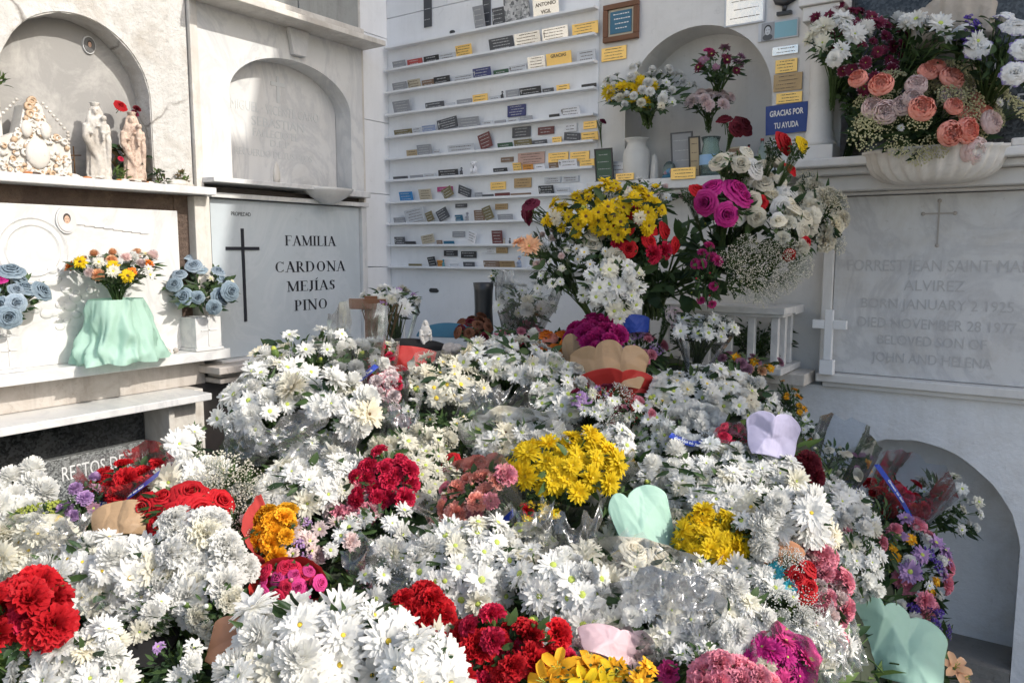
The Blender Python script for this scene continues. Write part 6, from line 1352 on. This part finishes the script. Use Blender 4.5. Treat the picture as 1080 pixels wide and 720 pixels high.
figurine(493, 8, .042, [PMAT['grey'], PMAT['grey']], 'small grey figurine on the ninth plaque shelf')
figurine(532, 9, .026, [PMAT['beige'], PMAT['beige']], 'tiny beige figurine on the tenth plaque shelf')
figurine(538, 9, .026, [PMAT['charcoal'], PMAT['tan']], 'tiny dark figurine beside the beige one on the tenth plaque shelf')
figurine(468, 10, .036, [plain('egg_teal', (.10,.28,.32), .3), PMAT['teal']], 'teal rounded figurine on the lowest plaque shelf')
x = px_x(500, SHZ[6]); o = empty('dog_figurine', BW(x, .03, SHZ[6]+.0005), None, 'white spotted dog figurine sitting on the seventh plaque shelf', 'figurine'); g = MB()
g.ball((0,0,.02), .017, 0, 10, (1,.8,1.15)); g.ball((.0,-.006,.048), .012, 0, 10); g.ball((0,-.018,.045), .006, 0, 8); [g.ball((s*.012,-.002,.054), .005, 0, 6, (.5,1,1.3)) for s in (-1,1)]; [g.tube([(s*.009,-.012,.025),(s*.009,-.016,.0)], .004, 6) for s in (-1,1)]
g.build('body', PMAT['white'], o, fix=False); g = MB(); g.ball((0,-.024,.047), .0022, 0, 6); [g.ball((s*.005,-.0165,.051), .0015, 0, 6) for s in (-1,1)]; g.ball((.006,-.014,.03), .004, 0, 6, (1,.4,1)); g.build('markings', PMAT['black'], o, fix=False)
x = px_x(477, SHZ[0]); g = MB(); g.ball(BW(x, .03, SHZ[0]+.009), .012, 0, 10, (1.4,.8,.8)); tag(g.build('black_pebble', PMAT['black'], None, fix=False), 'black rounded pebble on the top plaque shelf', 'pebble')
p = onb(458, 306); g = MB(BW); g.box(p.x-.024, p.x+.022, .0006, .004, p.z-.012, p.z+.010); g.ball((p.x-.022,.002,p.z-.001), .012, 0, 8, (1,.15,.9)); g.ball((p.x+.024,.002,p.z-.003), .009, 0, 8, (1,.15,.8)); tag(g.build('dark_stain_patch', PMAT['black'], None, fix=False), 'black patch of bare wall below the lowest plaque shelf', 'patch')
# greenery seen between the balusters
bq('dark stems and leaves inside the railed planter box', 800, 352, 42, 24, [('bud:limy',.02,1),('spray:white',.05,1)], D=db(800,352,.06), ax=(0,.9,.3), L=.14, n=4, name='foliage_spray', cat='greenery')
bq('dark stems and leaves at the left end of the railed planter', 735, 352, 36, 26, [('bud:limy',.02,1)], D=db(735,352,.06), ax=(0,.9,.3), L=.14, n=2, name='foliage_spray', cat='greenery')
# more film and a few more bunches where the photograph is crowded
CT = W['cello_thick']
for (px_, py_, w__, h__, D_, ax_, ro_, lab_) in (
    (420, 442, 52, 74, 2.16, (-.1,.3,.9), 4, 'clear film cone with stems below the striped carnations'),
    (506, 428, 60, 64, 2.24, (.1,.3,.9), -6, 'clear film folded in front of the ivory daisies'),
    (648, 452, 46, 50, 2.14, (.2,.4,.8), 8, 'clear film beside the red paper cone'),
    (60, 560, 70, 44, 1.60, (0,.5,.8), 6, 'film lying over the far left white mums'),
    (258, 462, 60, 54, 2.00, (-.2,.3,.9), -8, 'clear film under the left dense white bunch'),
    (352, 470, 56, 50, 1.98, (.2,.3,.9), 10, 'clear film under the bursting white bunch'),
    (560, 560, 50, 66, 1.72, (-.2,.4,.85), 0, 'film with stems right of the coral carnations'),
    (734, 622, 74, 60, 1.44, (.2,.6,.7), -20, 'shiny film between the two front right bunches'),
    (884, 660, 60, 90, 1.78, (.3,.4,.8), 14, 'tall film folds at the lower right before the mint paper'),
    (120, 640, 70, 36, 1.44, (0,.6,.7), 4, 'shiny film over the black paper at lower left')):
    sheet(px_, py_, w__, h__, D_, CT, lab_, ax_, ro_, 1, .7, 'cellophane', 'cellophane_sheet', int(px_))
bq('small white mums tucked between the mint paper and the pink carnations', 908, 596, 24, 34, [('mum:white',.055,1)], D=2.02, ax=(.3,.4,.85), L=.24, n=16)
bq('loose green stems drooping over the right flank of the pile', 930, 560, 26, 34, [('bud:limy',.02,1)], D=2.25, ax=(.4,.4,.8), L=.24, n=3, name='foliage_spray', cat='greenery')
bq('lower white chrysanthemums at the right flank near the film folds', 866, 676, 28, 20, [('mum:white',.06,3),('carn:pink',.05,1)], D=1.62, ax=(.3,.5,.8), L=.24, n=12)
# bunches that close the dark gaps
for (px_, py_, rx_, ry_, D_, mx_, lab_) in (
    (404, 556, 34, 20, 1.80, [('mum:white',.06,3),('daisy:white:green_c',.055,3)], 'white mums between the pink carnations and lower centre daisies'),
    (352, 566, 30, 20, 1.78, [('daisy:pale',.045,2),('carn:pale',.05,2),('daisy:white',.05,2)], 'pale pink and white little blooms right of the golden carnations'),
    (396, 616, 26, 18, 1.58, [('daisy:white:green_c',.06,3),('spray:white',.09,1)], 'white daisies behind the large front mums'),
    (246, 566, 20, 26, 1.72, [('spray:ivory',.09,2),('carn:pale',.045,2)], 'pale blossoms left of the golden carnations'),
    (152, 650, 28, 16, 1.44, [('mum:white',.07,3)], 'white mums above the black paper'),
    (186, 700, 26, 20, 1.32, [('mum:white',.07,3),('daisy:lilac',.05,1)], 'white mums at the bottom between two large bunches'),
    (544, 548, 24, 18, 1.78, [('carn:red',.045,2),('daisy:yellow:green_c',.05,2),('mum:white',.05,2)], 'red, yellow and white mixed blooms under the blue ribbon'),
    (648, 520, 20, 30, 1.90, [('mum:white',.06,3)], 'white mums right of the centre yellow mums'),
    (470, 446, 34, 12, 2.18, [('daisy:ivory:yellow_c',.05,3)], 'ivory daisies low in front of the centre back film'),
    (424, 436, 20, 14, 2.20, [('carn:candy',.04,2),('daisy:white',.045,2)], 'few striped carnations low beside the film cone'),
    (312, 466, 40, 12, 2.02, [('daisy:white:green_c',.055,3)], 'white daisies under the two left film bunches'),
    (664, 434, 22, 14, 2.26, [('carn:pink',.04,2),('daisy:white',.045,2)], 'pink and white blooms right of the red paper cone'),
    (724, 604, 34, 16, 1.60, [('daisy:ivory:green_c',.055,3)], 'ivory daisies beneath the right yellow mums'),
    (736, 700, 28, 22, 1.34, [('mum:white',.06,3),('carn:hot',.05,1)], 'white and hot pink blooms at the bottom right of centre'),
    (906, 560, 26, 20, 2.14, [('mum:white',.055,3),('carn:pink',.045,1)], 'white mums left of the mixed lilac bunch'),
    (668, 720, 26, 16, 1.24, [('daisy:gold:yellow_c',.06,2),('carn:pink',.05,1)], 'golden daisies at the bottom edge beside the pink tissue')):
    bq(lab_, px_, py_, rx_, ry_, mx_, D=D_, ax=(0,.68,.7), L=.22)
bq('white roses rising at the top of the rose arrangement', 776, 172, 26, 11, [('rose:cream',.07,3),('rose:white',.07,2)], D=2.48, ax=(-.05,.9,.4), L=.26, n=7)
bq('mixed red and cream roses low on the right of the rose arrangement', 836, 246, 24, 30, [('rose:cream',.06,3),('carn:ivory',.06,3),('rose:red',.04,1)], D=2.46, ax=(.2,.4,.9), L=.2, n=12)
bq('small crimson and white bunch in film left of the red fan', 398, 372, 20, 14, [('carn:crimson',.04,2),('daisy:white',.045,3)], D=2.55, ax=(-.1,.85,.4), L=.2, n=9, wrap='cello_thick', top=1.15)
